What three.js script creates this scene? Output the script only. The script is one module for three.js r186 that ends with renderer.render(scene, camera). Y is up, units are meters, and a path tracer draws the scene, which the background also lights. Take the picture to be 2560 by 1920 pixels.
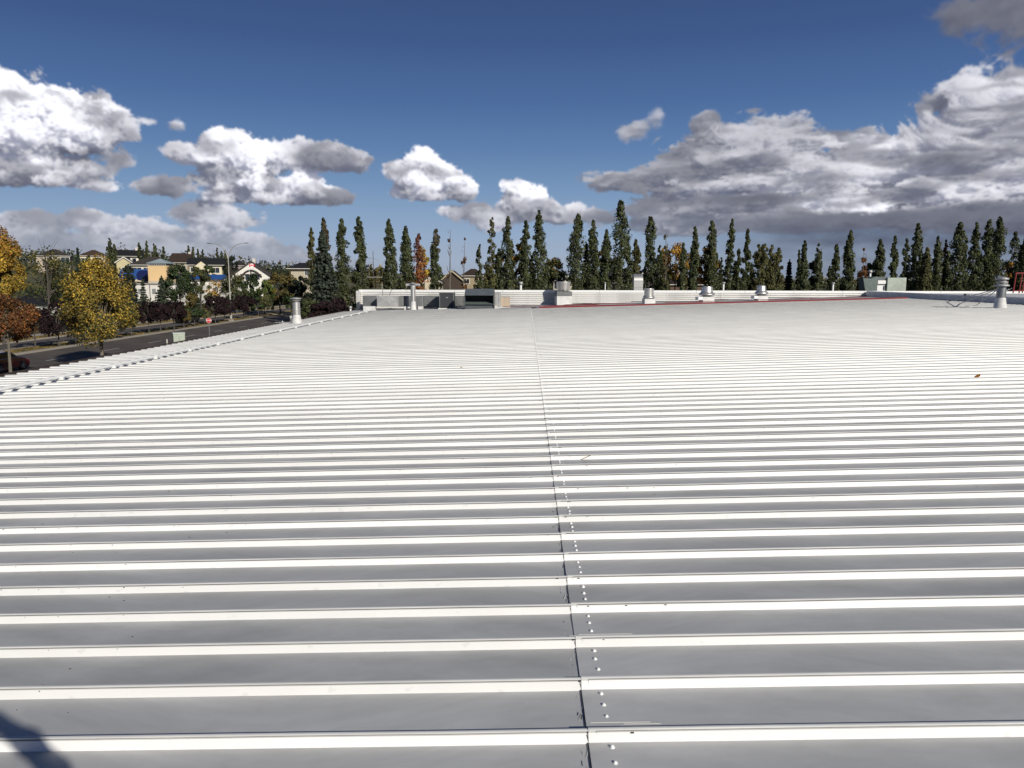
import * as THREE from 'three';
import { mergeGeometries } from 'three/addons/utils/BufferGeometryUtils.js';
import { RoundedBoxGeometry } from 'three/addons/geometries/RoundedBoxGeometry.js';
import { FontLoader } from 'three/addons/loaders/FontLoader.js';
import { TextGeometry } from 'three/addons/geometries/TextGeometry.js';
import { MarchingCubes } from 'three/addons/objects/MarchingCubes.js';

/* ------------------------------------------------------------------ camera, sun, exposure */
const R = Math.PI / 180, CAM_Y = 7.2, PITCH = 7.89 * R, YAW = 1.04 * R, ROLL = 0.0024, FOCAL = 1925;
const SUN_EL = 26 * R, SUN_AZ = 35 * R;               // the sun stands behind the camera, to its right
const scene = new THREE.Scene();
const camera = new THREE.PerspectiveCamera(2 * Math.atan(960 / FOCAL) / R, 4 / 3, 0.05, 6000);
camera.position.set(0, CAM_Y, 0);
camera.rotation.set(-PITCH, YAW, ROLL, 'YXZ');
camera.updateMatrixWorld();
const renderer = new THREE.WebGLRenderer({ antialias: true });
renderer.toneMapping = THREE.LinearToneMapping;
renderer.toneMappingExposure = 1.0;
renderer.shadowMap.enabled = true;
const TO_SUN = new THREE.Vector3(Math.sin(SUN_AZ) * Math.cos(SUN_EL), Math.sin(SUN_EL), Math.cos(SUN_AZ) * Math.cos(SUN_EL));
const sun = new THREE.DirectionalLight(new THREE.Color(1.0, 0.945, 0.85), 4.3);
sun.target.position.set(0, 0, -60);
sun.position.copy(sun.target.position).addScaledVector(TO_SUN, 250);
sun.castShadow = true;
sun.shadow.radius = 1;
Object.assign(sun.shadow.camera, { left: -170, right: 130, top: 130, bottom: -130, near: 1, far: 700 });
sun.shadow.mapSize.set(4096, 4096);
scene.add(sun, sun.target);

/* ------------------------------------------------------------------ small helpers */
function rng(seed) {
  let s = seed >>> 0;
  return () => { s = (s + 0x6d2b79f5) | 0; let t = Math.imul(s ^ (s >>> 15), 1 | s); t = (t + Math.imul(t ^ (t >>> 7), 61 | t)) ^ t; return ((t ^ (t >>> 14)) >>> 0) / 4294967296; };
}
const clamp = (x, a = 0, b = 1) => Math.min(b, Math.max(a, x)), lerp = (a, b, t) => a + (b - a) * t;
const smooth = (a, b, x) => { const t = clamp((x - a) / (b - a)); return t * t * (3 - 2 * t); };
const toLin = (c) => { c /= 255; return c <= 0.04045 ? c / 12.92 : Math.pow((c + 0.055) / 1.055, 2.4); };
const srgb = (r, g, b) => [toLin(r), toLin(g), toLin(b)];
const PERM = (() => { const r = rng(77), p = new Uint8Array(512), a = [...Array(256).keys()]; for (let i = 255; i > 0; i--) { const j = Math.floor(r() * (i + 1)); [a[i], a[j]] = [a[j], a[i]]; } for (let i = 0; i < 512; i++) p[i] = a[i & 255]; return p; })();
function grad(h, x, y, z) { h &= 15; const u = h < 8 ? x : y, v = h < 4 ? y : h === 12 || h === 14 ? x : z; return ((h & 1) ? -u : u) + ((h & 2) ? -v : v); }
function noise3(x, y, z) {
  const fx = Math.floor(x), fy = Math.floor(y), fz = Math.floor(z), X = fx & 255, Y = fy & 255, Z = fz & 255;
  x -= fx; y -= fy; z -= fz;
  const u = x * x * x * (x * (x * 6 - 15) + 10), v = y * y * y * (y * (y * 6 - 15) + 10), w = z * z * z * (z * (z * 6 - 15) + 10);
  const A = PERM[X] + Y, AA = PERM[A] + Z, AB = PERM[A + 1] + Z, B = PERM[X + 1] + Y, BA = PERM[B] + Z, BB = PERM[B + 1] + Z;
  const l1 = lerp(lerp(grad(PERM[AA], x, y, z), grad(PERM[BA], x - 1, y, z), u), lerp(grad(PERM[AB], x, y - 1, z), grad(PERM[BB], x - 1, y - 1, z), u), v);
  const l2 = lerp(lerp(grad(PERM[AA + 1], x, y, z - 1), grad(PERM[BA + 1], x - 1, y, z - 1), u), lerp(grad(PERM[AB + 1], x, y - 1, z - 1), grad(PERM[BB + 1], x - 1, y - 1, z - 1), u), v);
  return lerp(l1, l2, w);
}
function fbm(x, y, z, oct) { let s = 0, a = 0.5; for (let i = 0; i < oct; i++) { s += a * noise3(x, y, z); x = x * 2.03 + 7.1; y = y * 2.03 + 3.7; z = z * 2.03 + 1.9; a *= 0.5; } return s; }
// A direction of the photograph (pixels of the 2560 x 1920 original) and the point where it meets a vertical plane or a level.
function ray(px, py) { return new THREE.Vector3((px - 1280) / FOCAL, (960 - py) / FOCAL, -1).applyQuaternion(camera.quaternion); }
function at(px, py, Z) { const d = ray(px, py); return d.multiplyScalar(Z / -d.z).add(camera.position); }
function atLevel(px, py, y) { const d = ray(px, py); return d.multiplyScalar((y - CAM_Y) / d.y).add(camera.position); }
function degrees(px, py) { const d = ray(px, py).normalize(); return [Math.atan2(d.x, -d.z) / R, Math.asin(d.y) / R]; }

/* ------------------------------------------------------------------ sky: air and clouds, computed by direction */
function makeSky() {
  const W = 4096, H = 2048, data = new Float32Array(W * H * 4);
  const stops = [[-90, 120, 124, 122], [-0.5, 120, 126, 130], [0, 156, 168, 186], [1.2, 160, 176, 197], [3, 148, 171, 199], [6, 122, 152, 188], [9, 96, 129, 173], [12, 78, 110, 159], [16, 64, 91, 139], [20, 57, 80, 124], [40, 46, 68, 106], [90, 42, 60, 94]]
    .map(([e, r, g, b]) => [e, ...srgb(r, g, b)]);
  const air = (e) => { let i = 1; while (i < stops.length - 1 && e > stops[i][0]) i++; const a = stops[i - 1], b = stops[i], t = clamp((e - a[0]) / (b[0] - a[0])); return [1, 2, 3].map((k) => lerp(a[k], b[k], t)); };
  // blobs: centre and reach in degrees of azimuth and elevation; bright = how much sun reaches it, hard = crispness of its outline
  const blobs = [];
  const add = (px, py, rx, ry, o = {}) => { const [a, e] = degrees(px, py); const k = px < 330 ? .84 : px < 1000 ? .9 : .9, st = px > 1450 && py > 330 ? 1 : 0; blobs.push({ a, e, st, d: o.d ?? 0, ra: rx * k / 33.6, re: ry * k / 33.6, rd: o.rd ?? Math.max(rx, ry) / 33.6 * 0.6, s: o.s ?? 1, base: o.base === undefined ? -99 : degrees(px, o.base)[1], bright: px > 1500 ? Math.min(1, (o.bright ?? 1) ** 1.45 * 1.02) : o.bright ?? 1, hard: (o.hard ?? 1) * (px > 1450 ? .5 : .8) }); };
  // the big cumulus at the left edge
  add(-60, 300, 190, 120, { base: 385 }); add(10, 235, 60, 60, { base: 385 }); add(110, 310, 130, 85, { base: 385 }); add(215, 315, 110, 75, { base: 390, bright: .75 }); add(275, 325, 56, 44, { base: 390, bright: .7 });
  add(-20, 420, 150, 52, { base: 468, bright: .9 }); add(110, 430, 120, 46, { base: 468 }); add(190, 440, 60, 32, { base: 470, bright: .8 }); add(240, 465, 62, 14, { bright: .7, hard: .7 }); add(300, 395, 44, 24, { bright: .5, hard: .3, s: .55 });
  add(366, 303, 26, 9, { hard: .2, s: .66, bright: .7 }); add(440, 315, 28, 17, { hard: .25, s: .72, bright: .8 });
  // the mushroom shaped cumulus
  add(590, 450, 105, 88, { base: 512 }); add(560, 365, 72, 44, {}); add(582, 352, 30, 30); add(640, 395, 105, 50, { bright: .85 }); add(462, 384, 66, 24, { bright: .4 }); add(510, 395, 60, 34, { bright: .6 }); add(815, 398, 120, 38, { bright: .5, base: 440 }); add(745, 375, 50, 32, { bright: .6 }); add(880, 400, 40, 20, { bright: .55 });
  add(690, 480, 110, 42, { base: 516 }); add(770, 465, 70, 52, { base: 514, bright: .9 }); add(820, 492, 66, 30, { base: 518, bright: .55 });
  add(405, 470, 66, 30, { bright: .5, base: 492, hard: .7 }); add(440, 462, 44, 26, { bright: .5, hard: .7 }); add(530, 536, 95, 34, { bright: .55, hard: .55 }); add(590, 555, 66, 20, { bright: .35, hard: .5 });
  // the leaning cumulus left of the middle and its neighbours
  add(1015, 425, 66, 38, { bright: .7 }); add(1060, 430, 90, 52, { base: 508 }); add(1040, 470, 60, 44, { base: 510 }); add(1120, 470, 70, 44, { base: 508 }); add(1150, 485, 50, 30, { base: 508 });
  add(1125, 530, 46, 20, {}); add(1195, 535, 60, 44, { bright: .5, hard: .5 }); add(1250, 545, 60, 34, { bright: .5, hard: .6 }); add(1320, 515, 76, 62, { base: 562 }); add(1290, 480, 40, 34, { base: 562 }); add(1390, 540, 62, 40, { base: 562, bright: .9 }); add(1440, 520, 40, 26, { bright: .6, hard: .5 });
  add(1475, 545, 60, 24, { bright: .18, hard: .6 }); add(1525, 552, 34, 13, { bright: .12, hard: .8 }); add(1595, 556, 40, 14, { bright: .1, hard: .8 });
  // low bank at the left
  for (const [x, y, r] of [[40, 560, 60], [100, 548, 48], [190, 552, 52], [265, 566, 55], [340, 575, 60], [400, 590, 60], [540, 590, 66], [620, 610, 70]]) add(x, y, r, r * .62, { bright: .55, hard: .55 });
  for (const [x, y, rx, ry] of [[60, 620, 200, 50], [320, 635, 240, 46], [600, 645, 230, 36], [180, 660, 300, 30], [760, 665, 140, 22]]) add(x, y, rx, ry, { bright: .3, hard: .3, s: .8 });
  // the great dark bank at the right with its tower
  add(1580, 330, 50, 26, { bright: .5, hard: .12, s: .62 }); add(1642, 288, 24, 20, { bright: .55, hard: .1, s: .6 }); add(1765, 320, 44, 50, { bright: .4, hard: .6 }); add(1850, 345, 70, 40, { bright: .6 }); add(1930, 350, 110, 58, { bright: .5 }); add(2010, 365, 60, 34, { bright: .4, hard: .5 }); add(2085, 345, 50, 24, { bright: .35, hard: .3, s: .7 });
  add(1560, 455, 110, 26, { bright: .45, hard: .8 }); add(1690, 450, 130, 36, { bright: .5 }); add(1780, 405, 120, 62, { bright: .42 }); add(1900, 420, 160, 62, { bright: .6 }); add(1980, 460, 190, 60, { bright: .55, base: 540 }); add(2180, 430, 130, 80, { bright: .8, base: 545 }); add(2195, 390, 60, 44, {}); add(2100, 450, 130, 60, { bright: .6, base: 545 });
  add(2300, 440, 150, 90, { bright: .5, base: 545 }); add(2440, 310, 120, 110, { bright: .55 }); add(2445, 240, 66, 50, { bright: .9 }); add(2535, 255, 50, 60, { bright: .9 }); add(2480, 340, 120, 70, { bright: .45 }); add(2340, 330, 50, 40, { d: -1.5 }); add(2520, 360, 70, 30, { bright: 1, d: 1 }); add(2440, 440, 190, 80, { bright: .75, base: 545 }); add(2620, 420, 170, 110, { bright: .55, base: 545 });
  add(1760, 525, 200, 40, { bright: .35, hard: .6 }); add(1960, 545, 230, 34, { bright: .3, hard: .6 }); add(2080, 520, 90, 26, { bright: .9, hard: .7, d: 2 }); add(2160, 520, 80, 24, { bright: .95, hard: .7, d: 2 }); add(2230, 540, 110, 30, { bright: .5, hard: .6 }); add(1700, 560, 120, 30, { bright: .35, hard: .5 });
  add(2470, 22, 130, 52, { bright: .08, hard: .05, s: .8 }); add(2570, 40, 120, 60, { bright: .08, hard: .06, s: .85 });
  add(2050, 556, 260, 18, { bright: .05, hard: .5, d: 2.5 }); add(2300, 548, 240, 22, { bright: .05, hard: .5, d: 2.5 }); add(2520, 550, 220, 34, { bright: .05, hard: .5, d: 2.5 }); add(1880, 500, 160, 18, { bright: .08, hard: .6, d: 2 }); add(2420, 395, 100, 22, { bright: .08, hard: .7, d: 2.4 });
  // the same weather all round, where the photograph does not look
  const rr = rng(5);
  for (let k = 0; k < 28; k++) {
    const a = 44 + rr() * 272, e = 3 + rr() * rr() * 26, w = 2.5 + rr() * 5, h = w * (0.3 + rr() * 0.3), br = 0.5 + rr() * 0.5;
    for (let j = 0; j < 4; j++) blobs.push({ a: a + (rr() - .5) * w * 1.6, e: e + (rr() - .3) * h, d: 0, ra: w * (.4 + rr() * .5), re: h * (.5 + rr() * .5), rd: w * .4, s: 1, base: e - h * .5, bright: br, hard: .7 });
  }
  const LA = 0.55, LE = 0.6, LD = 0.58;
  function field(a, e, d, list, detail) {
    let b = -9, hard = 1, bright = 0, ws = 0, st = 0;
    for (const c of list) {
      let da = a - c.a; if (da > 180) da -= 360; else if (da < -180) da += 360;
      const x = da / c.ra, y = (e - c.e) / c.re, z = (d - c.d) / c.rd, q = x * x + y * y + z * z;
      if (q > 3.2) continue;
      const floor = c.base > -90 ? smooth(c.base - 0.22, c.base + 0.28, e + 0.25 * noise3(a * 1.3, 4.4, d)) : 1;
      const v = c.s * (1 - Math.sqrt(q)) - (1 - floor) * 1.2, w = Math.exp(5 * v);
      ws += w; st += w * (c.st || 0); bright += w * c.bright * (c.base > -90 ? lerp(.22, 1.08, smooth(c.base - .1, c.base + 1.7, e + .7 * noise3(a * .8, e * .9, d + 7))) : 1); b = Math.max(b, v); c.w = w;
    }
    if (b < -0.6) return null;
    hard = 0; for (const c of list) if (c.w) { hard += c.w * c.hard; c.w = 0; }
    hard /= ws; bright /= ws; st /= ws; const sa = lerp(1, .68, st), se = lerp(1, 1.4, st);
    const v0 = Math.log(ws) / 5;
    let n = fbm(a * 0.6 * sa + 11, e * 0.8 * se + 5, d * 0.6, 3) * 0.9;
    if (detail) { const f = 2.1; let x = a * f * sa, y = e * f * 1.1 * se, z = d * f, amp = 0.36; for (let i = 0; i < detail; i++) { n += amp * (0.42 - Math.abs(noise3(x, y, z))); x = x * 2.1 + 3; y = y * 2.1 + 9; z = z * 2.1 + 5; amp *= 0.45; } }
    const dens = (v0 * 1.2 - 0.31 + n * lerp(1.3, 1.6, st)) * lerp(0.45, 11, hard);
    return dens <= 0 ? null : [Math.min(dens, lerp(0.35, 2.0, hard)), bright];
  }
  const HAZE = srgb(170, 180, 198), SLATE = srgb(84, 92, 114);
  const shade = (a, e) => {
    let col = air(e);
    // rain veil below the dark bank at the right, and thin milky air low at the left
    const veil = smooth(4, 22, a) * (1 - smooth(80, 120, a)) * smooth(6.4, 3.2, e + 0.9 * fbm(a * 0.22, e * 0.8, 3.3, 3)) * (0.62 + 0.5 * fbm(a * 0.35, e * 0.9, 8.1, 3));
    const v = clamp(veil * 1.35) * lerp(0.5, 0.97, smooth(6, 22, a)) * lerp(0.55, 1, smooth(0, 2.4, e));
    col = col.map((c, i) => lerp(c, SLATE[i], v));
    const streak = 0.5 + 1.1 * fbm(a * 0.13, e * 1.5, 1.3, 3);
    const milk = (1 - smooth(80, 120, Math.abs(a))) * smooth(4.2, 0.6, e + 0.6 * fbm(a * 0.3, e, 1.3, 3)) * clamp(streak) * lerp(.62, .45, smooth(0, 14, a));
    col = col.map((c, i) => lerp(c, HAZE[i] * lerp(.86, .72, smooth(4, 20, a)), clamp(milk)));
    const list = blobs.filter((c) => { let da = Math.abs(a - c.a); if (da > 180) da = 360 - da; return da < c.ra * 1.75 && Math.abs(e - c.e) < c.re * 1.75; });
    if (!list.length) return col;
    let D = 0; for (const c of list) D = Math.max(D, Math.abs(c.d) + c.rd * 1.5);
    const ds = Math.max(0.14, D / 22);
    let T = 1, s = [0, 0, 0];
    for (let d = D; d > -D && T > 0.03; d -= ds) {
      const f = field(a, e, d, list, 4);
      if (!f) continue;
      let tau = 0, st = 0.16, p = 0.1;
      for (let k = 0; k < 6; k++) { p += st; const g = field(a + LA * p, e + LE * p, d + LD * p, list, k < 4 ? 2 : 0); if (g) tau += g[0] * st; st *= 1.55; }
      const patch = smooth(-0.2, 0.16, fbm(a * 0.27 * (a > 4 ? .75 : 1) + 31, e * (a > 4 ? 0.85 : 0.5) + 2, d * 0.3 + 5, 3));        // shade of other clouds lies on parts of it
      const b = clamp(f[1] * lerp(0.3, 1.12, patch)), lit = (Math.exp(-tau * 3.0) * 0.66 + Math.exp(-tau * 0.62) * 0.27) * lerp(0.07, 1, b);
      const up = 0.12 + 0.15 * b + 0.05 * fbm(a * .8, e, d, 2);
      const c = [lit * 1.0 + up * 0.8, lit * 0.975 + up * 0.87, lit * 0.935 + up * 1.26];
      const al = 1 - Math.exp(-f[0] * ds * 5.2);
      for (let i = 0; i < 3; i++) s[i] += T * al * c[i];
      T *= 1 - al;
    }
    const far = smooth(6, 0, e) * 0.55;                                     // distance greys the low clouds
    return col.map((c, i) => c * T + lerp(s[i], (1 - T) * lerp(HAZE[i], SLATE[i], clamp(v * 1.1)) , far));
  };
  const put = (i, c) => { data[i] = c[0]; data[i + 1] = c[1]; data[i + 2] = c[2]; data[i + 3] = 1; };
  for (let row = 0; row < H; row++) {
    const e = ((row + 0.5) / H - 0.5) * 180;
    for (let c = 0; c < W; c++) {
      let a = ((c + 0.5) / W - 0.25) * 360; if (a > 180) a -= 360;
      const i = (row * W + c) * 4;
      if (e < -0.6) put(i, stops[0].slice(1));
      else if (e > 40) put(i, air(e));
      else if (Math.abs(a) < 40 && e < 22) put(i, shade(a, e));
      else if ((row & 1) === 0 && (c & 1) === 0) { const s = shade(a, e); put(i, s); put(i + 4, s); put(i + W * 4, s); put(i + W * 4 + 4, s); }
    }
  }
  for (let i = 0; i < data.length; i += 4) if (data[i + 3] === 0) put(i, air(((Math.floor(i / 4 / W) + 0.5) / H - 0.5) * 180));
  const t = new THREE.DataTexture(data, W, H, THREE.RGBAFormat, THREE.FloatType);
  t.mapping = THREE.EquirectangularReflectionMapping; t.magFilter = THREE.LinearFilter; t.minFilter = THREE.LinearFilter; t.needsUpdate = true;
  return t;
}
scene.background = makeSky();
scene.environment = scene.background;
/* ------------------------------------------------------------------ materials and builders */
function dataTex(size, fn, { color = true, repeat = [1, 1] } = {}) {
  const d = new Uint8Array(size * size * 4);
  for (let y = 0; y < size; y++) for (let x = 0; x < size; x++) { const c = fn(x / size, y / size), i = (y * size + x) * 4; for (let k = 0; k < 3; k++) d[i + k] = clamp(c[k]) * 255; d[i + 3] = 255; }
  const t = new THREE.DataTexture(d, size, size); t.wrapS = t.wrapT = THREE.RepeatWrapping; t.magFilter = THREE.LinearFilter; t.minFilter = THREE.LinearMipmapLinearFilter; t.generateMipmaps = true;
  if (color) t.colorSpace = THREE.SRGBColorSpace; t.repeat.set(...repeat); t.needsUpdate = true; return t;
}
// noise that repeats without a seam: a torus walk through the 3-D noise
const tile = (u, v, f, o, seed = 0) => { const a = u * 2 * Math.PI, b = v * 2 * Math.PI, r = f / 6.2832; return fbm(r * Math.cos(a) + seed, r * Math.sin(a) + r * Math.cos(b) * 1.3 + seed * 1.7, r * Math.sin(b) * 1.3 + seed * .3, o); };
const gray = (g) => [g, g, g];
const std = (lin, roughness = 0.7, o = {}) => new THREE.MeshStandardMaterial({ color: new THREE.Color().setRGB(...lin), roughness, ...o });
const texRough = dataTex(256, (u, v) => gray(0.62 + 0.35 * tile(u, v, 5, 5, 3)), { color: false });
const texMottle = dataTex(512, (u, v) => gray(0.9 + 0.16 * tile(u, v, 3, 6, 9) + 0.05 * tile(u, v, 40, 2, 2)));
const M = {
  white: std([0.8, 0.79, 0.76], 0.55, { map: texMottle }),
  siding: std([0.76, 0.75, 0.72], 0.6, { map: texMottle }),
  whiteTrim: std([0.8, 0.8, 0.78], 0.5),
  dark: std([0.02, 0.02, 0.022], 0.7),
  brownTrim: std([0.045, 0.03, 0.025], 0.6),
  galv: std([0.56, 0.555, 0.54], 0.55, { metalness: 0.45, map: texMottle }),
  galvDull: std([0.2, 0.208, 0.21], 0.65, { metalness: 0.2, map: texMottle }),
  steel: std([0.62, 0.6, 0.56], 0.4, { metalness: 0.8 }),
  hood: std([0.13, 0.145, 0.155], 0.55, { metalness: 0.3, map: texMottle }),
  beige: std([0.45, 0.36, 0.27], 0.6),
  paleGreen: std([0.46, 0.52, 0.44], 0.55, { map: texMottle }),
  greenGray: std([0.14, 0.18, 0.17], 0.6, { map: texMottle }),
  red: std([0.20, 0.012, 0.012], 0.6),
  lampPole: std([0.4, 0.38, 0.34], 0.5, { metalness: 0.2 }),
  curb: std([0.42, 0.38, 0.32], 0.9, { map: texMottle }),
};
const names = {};
const numbered = (n) => { const k = names[n] = (names[n] ?? -1) + 1; return k ? n + '_' + String(k).padStart(3, '0') : n; };
const shadows = (o) => { o.traverse((m) => { if (m.isMesh) m.castShadow = m.receiveShadow = true; }); return o; };
const P = (X, Y, Z) => new THREE.Vector3(X, Y, -Z);
const clean = (g) => { g = g.index ? g.toNonIndexed() : g; for (const k of Object.keys(g.attributes)) if (!['position', 'normal', 'uv'].includes(k)) g.deleteAttribute(k); if (!g.attributes.uv) g.setAttribute('uv', new THREE.BufferAttribute(new Float32Array(g.attributes.position.count * 2), 2)); if (!g.attributes.normal) g.computeVertexNormals(); return g; };
const merge = (list) => list.length === 1 ? list[0] : mergeGeometries(list.map(clean));
function mesh(name, geos, mat, parent) { const m = new THREE.Mesh(merge([].concat(geos)), mat); m.name = name; m.castShadow = m.receiveShadow = true; if (parent) parent.add(m); return m; }
function thing(name, label, category, pos = [0, 0, 0], turn = 0, group) { const o = new THREE.Group(); o.name = numbered(name); o.userData = { label, category }; if (group) o.userData.group = group; o.position.set(...(pos.isVector3 ? pos.toArray() : pos)); o.rotation.y = turn; scene.add(o); return o; }
function one(name, geos, mat, label, category, group) { const m = mesh(numbered(name), geos, mat, scene); m.userData = { label, category }; if (group) m.userData.group = group; return m; }
function structure(name, geos, mat) { const m = mesh(numbered(name), geos, mat, scene); m.userData.kind = 'structure'; return m; }
const box = (w, h, d, x = 0, y = 0, z = 0) => new THREE.BoxGeometry(w, h, d).translate(x, y, z);
const rbox = (w, h, d, x = 0, y = 0, z = 0, r = 0.02) => new RoundedBoxGeometry(w, h, d, 2, Math.min(r, w / 2.01, h / 2.01, d / 2.01)).translate(x, y, z);
const lathe = (pts, seg = 28) => new THREE.LatheGeometry(pts.map(([r, y]) => new THREE.Vector2(Math.max(r, 1e-4), y)), seg);
const bar = (a, b, r0, r1 = r0, seg = 8) => { const A = new THREE.Vector3(...a), B = new THREE.Vector3(...b), d = B.clone().sub(A), g = new THREE.CylinderGeometry(r1, r0, d.length(), seg); g.applyQuaternion(new THREE.Quaternion().setFromUnitVectors(new THREE.Vector3(0, 1, 0), d.normalize())); const c = A.add(B).multiplyScalar(.5); return g.translate(c.x, c.y, c.z); };
const tube = (pts, r, seg = 24, rs = 8) => new THREE.TubeGeometry(new THREE.CatmullRomCurve3(pts.map((p) => new THREE.Vector3(...p))), seg, r, rs);
const extrude = (pts, depth, bevel = 0) => { const s = new THREE.Shape(pts.map((p) => new THREE.Vector2(...p))); return new THREE.ExtrudeGeometry(s, { depth, bevelEnabled: bevel > 0, bevelSize: bevel, bevelThickness: bevel, bevelSegments: 1, curveSegments: 10 }); };
const metres = (g, s = 1) => { const p = g.attributes.position, n = g.attributes.normal, uv = new Float32Array(p.count * 2); for (let i = 0; i < p.count; i++) { const ax = Math.abs(n.getX(i)), ay = Math.abs(n.getY(i)), az = Math.abs(n.getZ(i)); if (ay >= ax && ay >= az) { uv[2 * i] = p.getX(i) * s; uv[2 * i + 1] = p.getZ(i) * s; } else if (ax > az) { uv[2 * i] = p.getZ(i) * s; uv[2 * i + 1] = p.getY(i) * s; } else { uv[2 * i] = p.getX(i) * s; uv[2 * i + 1] = p.getY(i) * s; } } g.setAttribute('uv', new THREE.BufferAttribute(uv, 2)); return g; };
const sphere = (r, x, y, z, sy = 1, s = 10) => new THREE.SphereGeometry(r, s, Math.ceil(s * .7)).scale(1, sy, 1).translate(x, y, z);

/* ------------------------------------------------------------------ ground, street */
const ROOF_H = 2.83, SLOPE = 0.0293, roofY = (X) => CAM_Y - ROOF_H + SLOPE * X;
const terrain = (X, Z) => { const l = Math.max(0, -X - 64); return Math.min(13, 0.088 * l * smooth(0, 18, l)) + (l > 0 ? 0.35 * smooth(0, 30, l) * noise3(X * .03, 2.2, Z * .03) * 2 : 0) - 0.012; };
{
  const texGround = dataTex(1024, (u, v) => { const a = tile(u, v, 6, 6, 4), b = tile(u, v, 60, 3, 7), d = smooth(0.05, 0.3, tile(u, v, 25, 4, 12)); const g = 1 + 0.9 * a + 0.5 * b; return [lerp(0.30, 0.46, d) * g, lerp(0.31, 0.37, d) * g, lerp(0.17, 0.19, d) * g]; });
  texGround.repeat.set(1 / 22, 1 / 22);
  const xs = [], zs = [];
  for (let x = -900; x < -260; x += 40) xs.push(x); for (let x = -260; x < -60; x += 4) xs.push(x); for (let x = -60; x <= 60; x += 10) xs.push(x); for (let x = 100; x <= 2000; x += 100) xs.push(x);
  for (let z = -80; z < 420; z += 6) zs.push(z); for (let z = 420; z <= 3400; z += 60) zs.push(z);
  const pos = [], uv = [], idx = [];
  zs.forEach((z, j) => xs.forEach((x, i) => { pos.push(x, terrain(x, z), -z); uv.push(x, z); if (i && j) { const a = j * xs.length + i, b = a - 1, c = a - xs.length, d = c - 1; idx.push(d, c, a, d, a, b); } }));
  const g = new THREE.BufferGeometry(); g.setAttribute('position', new THREE.Float32BufferAttribute(pos, 3)); g.setAttribute('uv', new THREE.Float32BufferAttribute(uv, 2)); g.setIndex(idx); g.computeVertexNormals();
  structure('ground', g, new THREE.MeshStandardMaterial({ map: texGround, roughness: 0.95, bumpMap: texGround, bumpScale: 0.06 }));
  const strip = (x0, x1, z0, z1, y, t) => { const n = Math.ceil((z1 - z0) / 10), s = new THREE.PlaneGeometry(x1 - x0, z1 - z0, 1, n).rotateX(-Math.PI / 2).translate((x0 + x1) / 2, y, -(z0 + z1) / 2); const p = s.attributes.position, q = []; for (let i = 0; i < p.count; i++) q.push(p.getX(i) * t, p.getZ(i) * t); s.setAttribute('uv', new THREE.Float32BufferAttribute(q, 2)); return s; };
  const texRoad = dataTex(1024, (u, v) => { const g = 0.285 + 0.11 * tile(u, v, 3, 4, 21) + 0.10 * tile(u, v, 90, 2, 5); return [g * 1.09, g * .99, g * 0.89]; });
  const road = new THREE.MeshStandardMaterial({ map: texRoad, roughness: 0.9, bumpMap: texRoad, bumpScale: 0.004 });
  structure('road', strip(-47, -35.4, -60, 420, 0.0, 1 / 7), road);
  structure('road', strip(-55.6, -50.4, -60, 420, 0.0, 1 / 7), road);
  structure('road', strip(-200, -55.6, 137.3, 146.6, 0.004, 1 / 7).translate(0, 0, 0), road).geometry.attributes.position.array.forEach((v, i, a) => { if (i % 3 === 1) a[i] = Math.max(v, terrain(a[i - 1], -a[i + 1]) + 0.03); });
  structure('road', strip(-50.6, -47, 137.3, 146.6, 0.003, 1 / 7), road);
  const side = structure('pavement', [box(2, .13, 480, -59.4, .065, -180)], M.curb); side.name = 'pavement';
  // medians: raised grass between kerbs, open at the turning
  const grassTex = texGround.clone(); grassTex.repeat.set(1 / 9, 1 / 9); grassTex.needsUpdate = true;
  const turf = new THREE.MeshStandardMaterial({ map: grassTex, roughness: 1, color: new THREE.Color().setRGB(2.1, 1.55, 0.85), bumpMap: grassTex, bumpScale: 0.05 });
  for (const [z0, z1] of [[-60, 137], [147, 420]]) {
    structure('grass_median', strip(-50.2, -47.25, z0, z1, 0.11, 1), turf);
    structure('kerb', [box(.55, .17, z1 - z0, -46.98, .07, -(z0 + z1) / 2), box(.2, .16, z1 - z0, -50.3, .07, -(z0 + z1) / 2), box(3.3, .16, .25, -48.7, .072, -z0), box(3.3, .16, .25, -48.7, .072, -z1)], M.curb);
  }
  structure('grass_verge', strip(-58.4, -55.8, -60, 420, 0.12, 1), turf);
  structure('kerb', box(.25, .16, 480, -55.7, .07, -180), M.curb);
  structure('grass_verge', strip(-35.2, -20, -60, 140, 0.11, 1), turf);
  structure('kerb', box(.25, .16, 480, -35.3, .07, -180), M.curb);
  const line = std([0.5, 0.48, 0.44], 0.8);
  for (let z = 20; z < 136; z += 9) structure('road_marking', strip(-41.28, -41.12, z, z + 3, 0.005, 1), line);
}

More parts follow.
